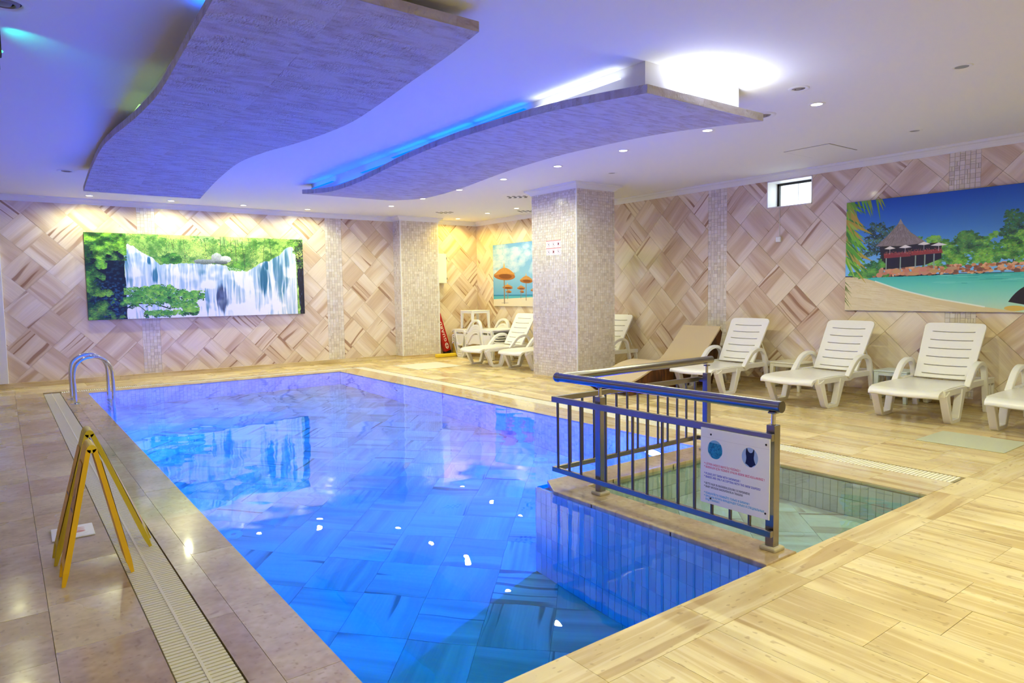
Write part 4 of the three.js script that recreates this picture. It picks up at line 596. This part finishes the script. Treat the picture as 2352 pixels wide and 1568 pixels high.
// ---------------------------------------------------------------- drain gratings
function grating(label, mat, bars) {      // bars = list of [x0, x1, z0, z1, asPart]
  const o = thing('drain_grating', label, 'drain grating'); const rest = [];
  const geos = new Map();
  for (const [x0, x1, z0, z1, part] of bars) {
    const w = x1 - x0, d = z1 - z0, k = w.toFixed(4) + d.toFixed(4);
    if (!geos.has(k)) geos.set(k, new THREE.BoxGeometry(w, 0.016, d));
    if (part) { const m = mesh('bar', geos.get(k), mat, o); m.position.set((x0 + x1) / 2, -0.011, (z0 + z1) / 2); } else { const g = geos.get(k).clone(); g.translate((x0 + x1) / 2, -0.011, (z0 + z1) / 2); rest.push(g); }
  }
  if (rest.length) mesh('far_bars', merged(rest), mat, o).userData.kind = 'stuff';
  return o;
}
{
  const L = []; let i = 0; for (let z = -1.02; z > -11.26; z -= 0.025, i++) L.push([0.410, 0.595, z - 0.0175, z, i < 290]);
  const g1 = grating('long cream plastic drain grating beside the left pool edge', M.grating, L);
  mesh('spine', box(0.497, 0.508, -0.018, -0.0012, -11.27, -1.02), M.grating, g1); mesh('support_rail', merged([box(0.42, 0.43, -0.086, -0.019, -11.27, -1.02), box(0.575, 0.585, -0.086, -0.019, -11.27, -1.02)]), M.channel, g1);
  const R = []; i = 0; for (let z = -1.80; z > -11.36; z -= 0.026, i++) R.push([4.977, 5.163, z - 0.0175, z, i < 130]);
  const g2 = grating('long white plastic drain grating along the lounger side of the pool', M.gratingWhite, R);
  mesh('support_rail', merged([box(4.99, 5.0, -0.086, -0.019, -11.36, -1.80), box(5.14, 5.15, -0.086, -0.019, -11.36, -1.80)]), M.channel, g2);
  const F = []; for (let x = 0.62; x < 4.96; x += 0.026) F.push([x, x + 0.0165, -11.392, -11.228, false]);
  const g3 = grating('white plastic drain grating below the waterfall wall', M.gratingWhite, F);
  mesh('support_rail', merged([box(0.62, 4.96, -0.086, -0.019, -11.38, -11.37), box(0.62, 4.96, -0.086, -0.019, -11.25, -11.24)]), M.channel, g3);
}
// pale plates let into the deck
{ const a = thing('deck_plate', 'square pale plate on the deck before the front loungers', 'floor plate', [6.42, 0, -2.17]); mesh('plate', rbox(-0.28, 0.28, 0.0006, 0.005, -0.32, 0.32, 0.002), M.mat, a); const b = thing('deck_plate', 'large whitish plate on the far deck near the mosaic wall column', 'floor plate', [6.1, 0, -10.65]); mesh('plate', rbox(-0.45, 0.45, 0.0006, 0.005, -0.45, 0.45, 0.002), M.lime, b); }

// ---------------------------------------------------------------- pool ladder
{
  const o = thing('pool_ladder', 'polished steel pool ladder with two arched handrails', 'ladder', [0, 0, -10.19]);
  for (const z of [0.26, -0.26]) {
    const pts = [[0.68, 0.0, z], [0.68, 0.2, z], [0.68, 0.38, z], [0.705, 0.48, z], [0.77, 0.545, z], [0.86, 0.575, z], [0.95, 0.56, z], [1.04, 0.50, z], [1.085, 0.41, z], [1.095, 0.3, z], [1.095, 0.0, z], [1.095, -0.5, z], [1.095, -1.0, z]];
    const rail = mesh('handrail', tube(pts, 0.021, 90, 14), M.chrome, o); mesh('flange', ringLathe([[0.02, 0.016], [0.03, 0.014], [0.055, 0.006], [0.058, 0.001]]).translate(0.68, 0, z), M.chromeTwo, rail);
  }
  for (const y of [-0.25, -0.55, -0.85]) mesh('tread', rbox(1.06, 1.13, y - 0.012, y + 0.012, -0.25, 0.25, 0.005), M.chrome, o);
}
// ---------------------------------------------------------------- railing round the paddling pool
{
  const o = thing('safety_railing', 'brushed steel safety railing with upright bars on the paddling pool wall', 'railing');
  const RX = 2.975, RZ = -3.41, sq = (cx, cz, h, y0 = 0.014) => rbox(cx - 0.024, cx + 0.024, y0, h, cz - 0.024, cz + 0.024, 0.004);
  for (const [x, z] of [[RX + 0.02, -3.065], [RX + 0.02, -1.86], [4.49, RZ + 0.03]]) { const p = mesh('post', sq(x, z, 0.635), M.steel, o); mesh('base_cover', rbox(x - 0.045, x + 0.045, 0.006, 0.03, z - 0.045, z + 0.045, 0.01, 3), M.limed, p); mesh('post_neck', rod([x, 0.63, z], [x, 0.705, z], 0.011), M.chrome, p); mesh('saddle', rbox(x - 0.02, x + 0.02, 0.69, 0.70, z - 0.02, z + 0.02, 0.004), M.steel, p); }
  mesh('handrail', rod([RX, 0.727, RZ - 0.02], [RX + 0.02, 0.727, -1.82], 0.029, 28), M.steel, o); mesh('handrail', rod([RX, 0.727, RZ], [4.56, 0.737, RZ + 0.02], 0.029, 28), M.steel, o);
  const ball = new THREE.SphereGeometry(0.034, 20, 14); ball.translate(RX - 0.006, 0.727, RZ - 0.03); mesh('end_ball', ball, M.steel, o);
  mesh('end_cap', rod([RX + 0.02, 0.727, -1.822], [RX + 0.02, 0.727, -1.814], 0.029, 28), M.steelDark, o);
  const ra = RX - 0.028, rz = RZ - 0.05;                  // flat rails run on the outer side of the posts
  mesh('flat_rail', rbox(ra - 0.012, ra + 0.012, 0.560, 0.598, rz - 0.012, -1.83, 0.004), M.steel, o); mesh('flat_rail', rbox(ra - 0.012, ra + 0.012, 0.084, 0.118, rz - 0.012, -1.83, 0.004), M.steel, o);
  mesh('flat_rail', rbox(ra, 4.49, 0.560, 0.598, rz - 0.012, rz + 0.012, 0.004), M.steel, o); mesh('flat_rail', rbox(ra, 4.49, 0.084, 0.118, rz - 0.012, rz + 0.012, 0.004), M.steel, o);
  const bar = new THREE.CylinderGeometry(0.009, 0.009, 0.45, 12); bar.translate(0, 0.339, 0);
  for (let i = 0; i < 15; i++) { const z = -3.419 + i * 0.1126; if (z > -1.90) break; if (Math.abs(z + 3.065) < 0.03) continue; mesh('upright_bar', bar, M.steelDark, o).position.set(ra, 0, z); }
  for (let i = 1; i < 15; i++) { const x = 3.095 + (i - 1) * 0.113; if (x > 4.46) break; mesh('upright_bar', bar, M.steelDark, o).position.set(x, 0, rz); }
  mesh('rail_stub', merged([box(ra, RX + 0.02, 0.562, 0.596, -3.075, -3.055), box(ra, RX + 0.02, 0.086, 0.116, -3.075, -3.055), box(ra, RX + 0.02, 0.562, 0.596, -1.885, -1.862), box(ra, RX + 0.02, 0.086, 0.116, -1.885, -1.862), box(4.47, 4.50, 0.562, 0.596, rz, RZ + 0.02), box(4.47, 4.50, 0.086, 0.116, rz, RZ + 0.02)]), M.steel, o);
}
// notice board screwed to the railing
{
  const W = 0.405, Hh = 0.40, t = canvasTex(1024, 942, (g) => {
    g.fillStyle = '#eceae8'; g.fillRect(0, 0, 1024, 942); g.strokeStyle = '#d5d2cf'; g.lineWidth = 3; g.beginPath(); g.moveTo(0, 110); g.lineTo(500, 122); g.lineTo(1024, 118); g.stroke();
    const disc = (x, y, c) => { g.fillStyle = c; g.beginPath(); g.arc(x, y, 116, 0, 7); g.fill(); };
    disc(228, 250, '#7fb0d0'); g.save(); g.beginPath(); g.arc(228, 250, 116, 0, 7); g.clip(); g.fillStyle = '#1c7fa6'; g.beginPath(); g.moveTo(140, 168); g.lineTo(322, 176); g.lineTo(344, 300); g.quadraticCurveTo(296, 314, 286, 366); g.lineTo(180, 362); g.quadraticCurveTo(160, 310, 116, 296); g.closePath(); g.fill(); const r = mulberry(5); for (let i = 0; i < 60; i++) { g.fillStyle = r() < 0.5 ? 'rgba(10,70,110,0.5)' : 'rgba(90,180,200,0.35)'; g.beginPath(); g.ellipse(rr(140, 330, r), rr(180, 350, r), rr(5, 20, r), rr(4, 12, r), r() * 3, 0, 7); g.fill(); } g.restore();
    disc(750, 255, '#9db6d8'); g.save(); g.beginPath(); g.arc(750, 255, 116, 0, 7); g.clip(); g.fillStyle = '#07070f'; g.beginPath(); g.moveTo(702, 150); g.lineTo(712, 150); g.quadraticCurveTo(726, 205, 764, 200); g.quadraticCurveTo(796, 196, 800, 146); g.lineTo(812, 146); g.quadraticCurveTo(816, 200, 806, 246); g.quadraticCurveTo(804, 280, 834, 330); g.quadraticCurveTo(790, 350, 776, 372); g.lineTo(748, 372); g.quadraticCurveTo(730, 350, 684, 336); g.quadraticCurveTo(706, 276, 696, 240); g.quadraticCurveTo(684, 196, 702, 150); g.fill(); g.restore();
    const line = (s, x, y, c, px, max) => { g.fillStyle = c; g.font = 'bold ' + px + 'px sans-serif'; g.fillText(s, x, y, max); };
    const P = 38; line('* LÜTFEN SADECE MAYO İLE YÜZÜNÜZ !', 56, 458, '#d23a5e', P, 560); line('* BEBEKLER İÇİN YÜZMEYE UYGUN BEBEK BEZİ KULLANINIZ !', 56, 498, '#d23a5e', P, 905);
    line('* PLEASE JUST SWIM WITH SWIMWEAR !', 56, 582, '#2a2aa8', P, 560); line('* BABIES ARE ONLY ACCEPTING WITH THE SWIM DIAPERS!', 56, 622, '#2a2aa8', P, 850);
    line('* BITTE NUR IN BADEBEKLEIDUNG SCHWIMMEN!', 56, 706, '#303036', P, 700); line('* BABY MÜSSEN BADEWINDELN TRAGEN!', 56, 746, '#303036', P, 600);
    line('* ПОЖАЛУЙСТА ПЛАВАЙТЕ ТОЛЬКО В БИКИНИ !', 56, 828, '#2a9ad0', P, 700); line('* ПРОСЬБА КУПАТЬ МЛАДЕНЦЕВ ТОЛЬКО В СПЕЦИАЛЬНЫХ', 56, 868, '#2a9ad0', P, 905); line('ПОДГУЗНИКАХ !', 80, 908, '#2a9ad0', P, 230);
  });
  const o = thing('notice_board', 'white swimwear notice in four languages fixed to the steel railing', 'sign', [2.930, 0.3750, -2.037], -Math.PI / 2);
  mesh('board', rbox(-W / 2, W / 2, -Hh / 2, Hh / 2, -0.002, 0.003, 0.001), M.whiteGloss, o); const pg = new THREE.PlaneGeometry(W - 0.002, Hh - 0.002); pg.translate(0, 0, 0.0036); mesh('print', pg, new THREE.MeshStandardMaterial({ map: t, roughness: 0.35 }), o);
  for (const [x, y] of [[-W / 2 + 0.065, Hh / 2 - 0.03], [W / 2 - 0.02, Hh / 2 - 0.03], [-W / 2 + 0.065, -Hh / 2 + 0.03], [W / 2 - 0.02, -Hh / 2 + 0.03]]) { const s = new THREE.SphereGeometry(0.0055, 10, 6); s.scale(1, 1, 0.5); s.translate(x, y, 0.004); mesh('screw', s, M.black, o); }
}
// ---------------------------------------------------------------- resin loungers (local: x = 0 foot edge, head towards +x, width along z)
function seatGeo(x1) {
  const prof = [[0.015, 0.262], [0.0, 0.272], [0.004, 0.300], [0.03, 0.322], [0.09, 0.334], [0.3, 0.338], [0.6, 0.336], [x1, 0.338], [x1, 0.318], [0.6, 0.316], [0.3, 0.316], [0.10, 0.312], [0.045, 0.298], [0.028, 0.275]];
  const n = prof.length, m = 16, pos = [], idx = [], w = 0.315; const P = (i, j) => { const t = j / m * 2 - 1, k = Math.max(0, 1 - prof[i][0] / 0.3); return [prof[i][0] - 0.05 * (1 - t * t) * k + 0.012 * k * t * t * t * t, prof[i][1] - 0.012 * (1 - t * t) * (1 - k * 0.4) - 0.010 * Math.pow(Math.abs(t), 6) * k, t * w]; };
  for (let j = 0; j <= m; j++) for (let i = 0; i < n; i++) pos.push(...P(i, j));
  for (let j = 0; j < m; j++) for (let i = 0; i < n; i++) { const a = j * n + i, b = j * n + (i + 1) % n, c = a + n, d = b + n; idx.push(a, b, d, a, d, c); }
  const g = new THREE.BufferGeometry(); g.setAttribute('position', new THREE.Float32BufferAttribute(pos, 3)); g.setIndex(idx); let h = g.toNonIndexed(); h.computeVertexNormals();
  const cap = (j, f) => { const p = [], c = P(3, j); for (let i = 0; i < n; i++) { const a = P(i, j), b = P((i + 1) % n, j); if (f) p.push(...c, ...a, ...b); else p.push(...c, ...b, ...a); } const q = new THREE.BufferGeometry(); q.setAttribute('position', new THREE.Float32BufferAttribute(p, 3)); q.computeVertexNormals(); return q; };
  g.computeVertexNormals(); const s = g.toNonIndexed(); return mergeGeometries([s, cap(0, false), cap(m, true)]);
}
function backGeo(len) {        // in its own plane: x = along the back, y = across, slots through it
  const sh = new THREE.Shape(), w0 = 0.262, w1 = 0.285, rad = 0.045;
  sh.moveTo(0, -w0); sh.lineTo(len - rad, -w1); sh.quadraticCurveTo(len, -w1, len + 0.004, -w1 + rad); sh.quadraticCurveTo(len + 0.012, 0, len + 0.004, w1 - rad); sh.quadraticCurveTo(len, w1, len - rad, w1); sh.lineTo(0, w0); sh.closePath();
  for (let i = 0; i < 6; i++) { const x = 0.045 + i * 0.1, h = new THREE.Path(), hw = 0.205; h.moveTo(x - 0.009, -hw); h.quadraticCurveTo(x - 0.021, 0, x - 0.009, hw); h.lineTo(x + 0.009, hw); h.quadraticCurveTo(x - 0.003, 0, x + 0.009, -hw); h.closePath(); sh.holes.push(h); }
  const g = new THREE.ExtrudeGeometry(sh, { depth: 0.016, bevelEnabled: true, bevelThickness: 0.005, bevelSize: 0.005, bevelSegments: 2, curveSegments: 10 });
  g.rotateX(-Math.PI / 2); g.scale(1, 1, 1);          // y across -> -z, extrusion -> +y
  return g;
}
function lounger(label, group, deg, pos, turn) {
  const o = thing('sun_lounger', label, 'sun lounger', pos, turn, group); o.userData.base = 'sun_lounger';
  mesh('seat', seatGeo(0.96), M.resin, o);
  for (const s of [-1, 1]) {
    const z = (a, b) => (s > 0 ? [a, b] : [-b, -a]);
    mesh('side_rail', ribbon([[0.12, 0.296], [0.45, 0.300], [0.72, 0.296], [0.80, 0.318], [1.10, 0.318], [1.42, 0.312]], 0.062, ...z(0.285, 0.335), 0.006), M.resin, o);
    mesh('front_leg', ribbon([[0.16, 0.29], [0.235, 0.10], [0.275, 0.022], [0.33, 0.018], [0.43, 0.020], [0.47, 0.05], [0.555, 0.29]], (t) => 0.042 + 0.05 * Math.pow(Math.abs(t - 0.5) * 2, 3), ...z(0.275, 0.345), 0.007, 44), M.resin, o);
    mesh('armrest', ribbon([[0.66, 0.31], [0.74, 0.40], [0.82, 0.475], [0.92, 0.515], [1.02, 0.515], [1.09, 0.465], [1.125, 0.36], [1.17, 0.16], [1.205, 0.016]], (t) => 0.05 - 0.012 * t, ...z(0.305, 0.362), 0.008, 44), M.resin, o);
    mesh('rear_leg', ribbon([[1.33, 0.30], [1.40, 0.02], [1.46, 0.02], [1.44, 0.31]], 0.04, ...z(0.27, 0.325), 0.006), M.resin, o);
  }
  mesh('rear_rail', rbox(1.385, 1.435, 0.285, 0.335, -0.32, 0.32, 0.008), M.resin, o);
  mesh('cross_brace', rbox(0.50, 0.55, 0.285, 0.318, -0.3, 0.3, 0.006), M.resin, o);
  const b = mesh('backrest', backGeo(0.64), M.resin, o); const a = THREE.MathUtils.degToRad(deg); b.position.set(0.985, 0.338, 0); b.rotation.z = a;
  if (deg > 20) { const px = 0.985 + Math.cos(a) * 0.40, py = 0.338 + Math.sin(a) * 0.40; for (const z of [-0.2, 0.2]) mesh('back_prop', rod([px + 0.004, py - 0.006, z], [1.41, 0.33, z], 0.009, 10), M.resin, o); }
  return o;
}
const LX = 6.80;
const l2 = lounger('white slatted resin lounger between the cream and the pale blue side table', null, 59, [LX + 0.02, 0, -4.11], -0.055);
const place = (label, x, z, turn = 0, group) => { const c = dup(l2, label); c.position.set(x, 0, z); c.rotation.y = turn; if (group) c.userData.group = group; return c; };
place('white slatted resin lounger next to the wooden lounger', LX, -5.39, 0); place('white slatted resin lounger below the left half of the beach picture', LX + 0.02, -2.90, 0.02); place('white slatted resin lounger at the near end of the row beside the pale deck plate', LX, -1.90, 0.0);
place('white slatted resin lounger in front of the stacked loungers', 6.56, -9.99, 0.0); place('white slatted resin lounger hidden mostly behind the free pillar', 6.72, -9.04, 0.0); place('white slatted resin lounger showing only at the right side of the pillar', 6.98, -7.98, 0.0);
// five folded loungers stacked on each other, feet towards the corner
const s0 = lounger('flat white resin lounger, lowest of the stack in the corner', 'stacked loungers', 0, [7.80, 0, -12.05], -Math.PI / 2);
['second from the floor', 'middle one', 'second from the top', 'topmost, under the small table,'].forEach((t, i) => { const c = dup(s0, 'flat white resin lounger, ' + t + ' of the stack in the corner'); c.position.y = [0.045, 0.09, 0.135, 0.235][i]; });

// square resin side tables
function sideTable(label, mat, pos, turn = 0, h = 0.36, w = 0.42) {
  const o = thing('side_table', label, 'side table', pos, turn); const k = w / 2;
  mesh('table_top', rbox(-k, k, h - 0.02, h, -k, k, 0.009, 3), mat, o); mesh('apron', merged([rbox(-k + 0.012, k - 0.012, h - 0.06, h - 0.015, -k + 0.008, -k + 0.03, 0.004), rbox(-k + 0.012, k - 0.012, h - 0.06, h - 0.015, k - 0.03, k - 0.008, 0.004), rbox(-k + 0.008, -k + 0.03, h - 0.06, h - 0.015, -k + 0.012, k - 0.012, 0.004), rbox(k - 0.03, k - 0.008, h - 0.06, h - 0.015, -k + 0.012, k - 0.012, 0.004)]), mat, o);
  for (const sx of [-1, 1]) for (const sz of [-1, 1]) { const g = new RoundedBoxGeometry(0.055, h - 0.02, 0.055, 2, 0.008), p = g.attributes.position; for (let i = 0; i < p.count; i++) { const t = (p.getY(i) + (h - 0.02) / 2) / (h - 0.02), s = lerp(0.68, 1.0, t); p.setX(i, p.getX(i) * s + sx * (k - 0.03 + 0.012 * (1 - t))); p.setZ(i, p.getZ(i) * s + sz * (k - 0.03 + 0.012 * (1 - t))); } g.translate(0, (h - 0.02) / 2, 0); g.computeVertexNormals(); mesh('leg', g, mat, o); }
}
sideTable('square cream resin side table between two white loungers', M.resinCream, [8.12, 0, -4.77]); sideTable('square pale blue resin side table between two white loungers', M.resinBlue, [8.09, 0, -3.49], 0, 0.36, 0.36); sideTable('square white resin side table standing on the lounger stack', M.resin, [7.80, 0.575, -11.62], 0.0, 0.37, 0.44);

// ---------------------------------------------------------------- curved wooden lounger
{
  const o = thing('wooden_lounger', 'curved tan topped lounger with dark wooden sides next to the white loungers', 'wooden lounger', [0, 0, -6.10]);
  const top = new THREE.SplineCurve([[6.10, 0.14], [6.35, 0.215], [6.62, 0.315], [6.85, 0.352], [7.02, 0.345], [7.2, 0.312], [7.38, 0.300], [7.52, 0.352], [7.75, 0.555], [7.98, 0.775]].map((p) => new THREE.Vector2(...p))).getPoints(70);
  const woodTex = tex(512, 512, (x, y) => { const u = x / 40, v = y / 512, n = fbm(u * 1.4 + fbm(v * 6, u * 0.3, 2) * 1.2, v * 3, 4); return mix3([104, 62, 26], [58, 30, 12], sstep(0.35, 0.65, n)); });
  const sideSh = new THREE.Shape([...top.map((p) => new THREE.Vector2(p.x, p.y - 0.012)), new THREE.Vector2(8.04, 0.70), new THREE.Vector2(7.96, 0.45), new THREE.Vector2(7.82, 0.0), new THREE.Vector2(6.2, 0.0), new THREE.Vector2(6.08, 0.07)]);
  const wood = new THREE.MeshStandardMaterial({ map: woodTex, roughness: 0.35 });
  for (const z of [-0.31, 0.28]) { const g = new THREE.ExtrudeGeometry(sideSh, { depth: 0.022, bevelEnabled: true, bevelThickness: 0.003, bevelSize: 0.003, bevelSegments: 1 }); g.translate(0, 0, z); mesh('side_panel', metricUV(g, 0, 1, 1), wood, o); }
  const th = ribbon(top.map((p) => [p.x, p.y]), 0.024, -0.325, 0.325, 0.004); mesh('lying_surface', th, new THREE.MeshStandardMaterial({ color: new THREE.Color(0.60, 0.47, 0.28), roughness: 0.45 }), o);
}
// ---------------------------------------------------------------- two yellow folding floor signs, one behind the other
{
  const printT = canvasTex(256, 512, (g) => { g.fillStyle = '#dca400'; g.fillRect(0, 0, 256, 512); g.fillStyle = '#34346a'; g.beginPath(); g.moveTo(128, 120); g.lineTo(214, 270); g.lineTo(42, 270); g.closePath(); g.fill(); g.fillStyle = '#dca400'; g.beginPath(); g.moveTo(128, 148); g.lineTo(194, 258); g.lineTo(62, 258); g.closePath(); g.fill(); g.strokeStyle = '#34346a'; g.lineWidth = 10; g.beginPath(); g.moveTo(110, 246); g.lineTo(136, 220); g.lineTo(122, 192); g.lineTo(150, 200); g.stroke(); g.beginPath(); g.arc(112, 182, 8, 0, 7); g.fillStyle = '#34346a'; g.fill(); });
  const printM = new THREE.MeshStandardMaterial({ map: printT, roughness: 0.4, side: THREE.DoubleSide });
  function floorSign(label, apex, xl, xr, zn, zf, mat, capMat, skew) {
    const o = thing('floor_sign', label, 'floor sign');
    const leaf = (tn, tf, bn, bf, sgn) => {      // corners: top near, top far, bottom near, bottom far; arch cut out at the foot
      const sh = new THREE.Shape(); sh.moveTo(0, 1); sh.lineTo(1, 1); sh.lineTo(1.0, 0.10); sh.lineTo(0.97, 0); sh.lineTo(0.91, 0.0); sh.quadraticCurveTo(0.82, 0.12, 0.72, 0.13); sh.lineTo(0.28, 0.13); sh.quadraticCurveTo(0.18, 0.12, 0.09, 0.0); sh.lineTo(0.03, 0); sh.lineTo(0, 0.10); sh.closePath();
      const g = new THREE.ExtrudeGeometry(sh, { depth: 1, bevelEnabled: false, curveSegments: 8 }), p = g.attributes.position, A = V3(...tn), B = V3(...tf), C = V3(...bn), D = V3(...bf), nn = B.clone().sub(A).cross(C.clone().sub(A)).normalize();
      for (let i = 0; i < p.count; i++) { const s = p.getX(i), t = p.getY(i), w = lerp(0.55, 1, clamp(t * 8)) * (1 - 0.25 * sstep(0.9, 1, t)), d = (p.getZ(i) - 0.5) * 0.026 * w; const q = C.clone().lerp(D, s).lerp(A.clone().lerp(B, s), t).addScaledVector(nn, d); p.setXYZ(i, q.x, q.y, q.z); }
      g.computeVertexNormals(); const m = mesh('leaf', g, mat, o);
      const pg = new THREE.PlaneGeometry(1, 1), pp = pg.attributes.position; for (let i = 0; i < 4; i++) { const s = pp.getX(i) * 0.84 + 0.5, t = pp.getY(i) * 0.70 + 0.54; const q = C.clone().lerp(D, s).lerp(A.clone().lerp(B, s), t).addScaledVector(nn, sgn * 0.0138); pp.setXYZ(i, q.x, q.y, q.z); } pg.computeVertexNormals(); mesh('print', pg, printM, m);
    };
    const [ax, ay] = apex;
    leaf([ax - 0.012, ay, zn], [ax - 0.012, ay, zf], [xl, 0.0, zn], [xl, 0.0, zf], 1); leaf([ax + 0.012, ay, zn], [ax + 0.012, ay, zf], [xr, 0.0, zn], [xr + skew, 0.0, zf], -1);
    mesh('hinge_cap', rod([ax, ay + 0.002, zn], [ax, ay + 0.002, zf], 0.019, 14), capMat, o);
  }
  floorSign('bright orange yellow plastic A-frame floor sign on the drain grating', [0.297, 0.612], 0.158, 0.434, -3.60, -3.77, M.yellow, M.yellowCast, 0);
  floorSign('olive yellow plastic A-frame floor sign standing wider behind the orange one', [0.318, 0.628], 0.146, 0.560, -3.92, -4.07, M.yellowOld, M.yellowOld, 0.02);
}
// white plate with red marks on the walkway
{
  const t = canvasTex(256, 256, (g) => { g.fillStyle = '#e9e8e6'; g.fillRect(0, 0, 256, 256); g.fillStyle = '#b8434e'; for (const [x, y, w] of [[60, 62, 150], [60, 92, 34], [110, 92, 100], [60, 122, 40], [112, 122, 96], [150, 140, 60], [60, 150, 40], [112, 156, 98]]) { g.beginPath(); g.ellipse(x + w / 2, y + 8, w / 2, 8, -0.05, 0, 7); g.fill(); } g.strokeStyle = 'rgba(90,90,90,0.5)'; g.lineWidth = 3; g.beginPath(); g.moveTo(190, 215); g.lineTo(226, 196); g.stroke(); });
  const o = thing('marked_plate', 'white square plate with red marks lying on the walkway behind the yellow sign', 'plate', [0.253, 0, -4.43], -0.02); mesh('plate', rbox(-0.1, 0.1, 0.001, 0.009, -0.115, 0.115, 0.004), M.whiteGloss, o); const pg = new THREE.PlaneGeometry(0.185, 0.215); pg.rotateX(-Math.PI / 2); pg.translate(0, 0.0094, 0); mesh('print', pg, new THREE.MeshStandardMaterial({ map: t, roughness: 0.3 }), o);
}
// ---------------------------------------------------------------- small things round the wall column
{
  const o = thing('distribution_box', 'white electrical distribution box on the yellow lit wall', 'electrical box', [7.33, 1.815, Z0 + 0.012]); mesh('cabinet', rbox(-0.17, 0.16, -0.305, 0.305, 0, 0.12, 0.008), M.whiteGloss, o); mesh('door', rbox(-0.165, 0.155, -0.30, 0.30, 0.12, 0.132, 0.005), M.whiteGloss, o); for (const y of [-0.21, 0.21]) mesh('hinge', rod([0.162, y - 0.02, 0.122], [0.162, y + 0.02, 0.122], 0.01), M.black, o);
  // rescue buoy leaning on the column
  const t = canvasTex(512, 128, (g) => { g.fillStyle = '#b81410'; g.fillRect(0, 0, 512, 128); g.fillStyle = '#f0e4dc'; g.font = 'bold 84px sans-serif'; g.fillText('GUARD', 128, 96, 300); g.beginPath(); g.arc(72, 64, 40, 0, 7); g.fill(); g.fillStyle = '#b81410'; g.fillRect(66, 30, 12, 68); g.fillRect(38, 58, 68, 12); g.strokeStyle = '#f0e4dc'; g.lineWidth = 6; g.beginPath(); g.arc(72, 64, 40, 0, 7); g.stroke(); });
  const b = thing('rescue_tube', 'red lifeguard rescue tube with white lettering leaning beside the mosaic column', 'rescue tube', [7.50, 0.03, -12.235]); b.rotation.set(0, 0, 0.30);
  mesh('foam_body', rbox(-0.085, 0.085, 0.06, 0.90, -0.06, 0.06, 0.04, 4), M.red, b); mesh('base_strap', rbox(-0.082, 0.082, 0.0, 0.075, -0.055, 0.055, 0.03, 3), M.black, b); const pg = new THREE.PlaneGeometry(0.80, 0.125); pg.rotateZ(Math.PI / 2); pg.translate(0, 0.47, 0.0608); mesh('print', pg, new THREE.MeshStandardMaterial({ map: t, roughness: 0.4 }), b);
  const y = thing('yellow_bin', 'yellow plastic bucket behind the red rescue tube', 'bucket', [7.71, 0, -12.215]); mesh('bucket_body', ringLathe([[0.001, 0.002], [0.075, 0.002], [0.078, 0.02], [0.085, 0.40], [0.092, 0.41], [0.082, 0.415], [0.072, 0.03], [0.001, 0.02]], 28), M.yellowTwo, y); mesh('rim', new THREE.TorusGeometry(0.088, 0.007, 8, 28).rotateX(Math.PI / 2).translate(0, 0.408, 0), M.yellowCast, y);
  const f = thing('yellow_float', 'long yellow foam bar lying on the floor before the mosaic column', 'float', [7.40, 0, -11.88], 0.0); mesh('foam_bar', rbox(-0.40, 0.40, 0.001, 0.07, -0.05, 0.05, 0.022, 3), M.yellowCast, f); mesh('end_strap', rbox(0.36, 0.375, 0.0, 0.072, -0.052, 0.052, 0.003), M.steelDark, f);
  const w = thing('white_bucket', 'small white bucket beside the yellow bucket', 'bucket', [7.90, 0, -12.215]); mesh('bucket_body', ringLathe([[0.001, 0.002], [0.06, 0.002], [0.075, 0.12], [0.079, 0.125], [0.07, 0.125], [0.055, 0.012], [0.001, 0.012]], 24), M.whiteTwo, w); mesh('handle', new THREE.TorusGeometry(0.074, 0.003, 6, 20, Math.PI).translate(0, 0.115, 0), M.steelDark, w);
  const s = thing('junction_box', 'small white junction box with a thin cable under the window', 'junction box', [X1 - 0.012, 1.95, -5.13], -Math.PI / 2); mesh('cover', rbox(-0.035, 0.035, -0.035, 0.035, 0, 0.03, 0.006), M.whiteGloss, s); mesh('cable', rod([0.005, 0.035, 0.004], [0.005, 0.42, 0.004], 0.004, 8), M.resinCream, s);
}
scene.traverse((o) => { if (o.isMesh) { o.castShadow = true; o.receiveShadow = true; } });
renderer.render(scene, camera);
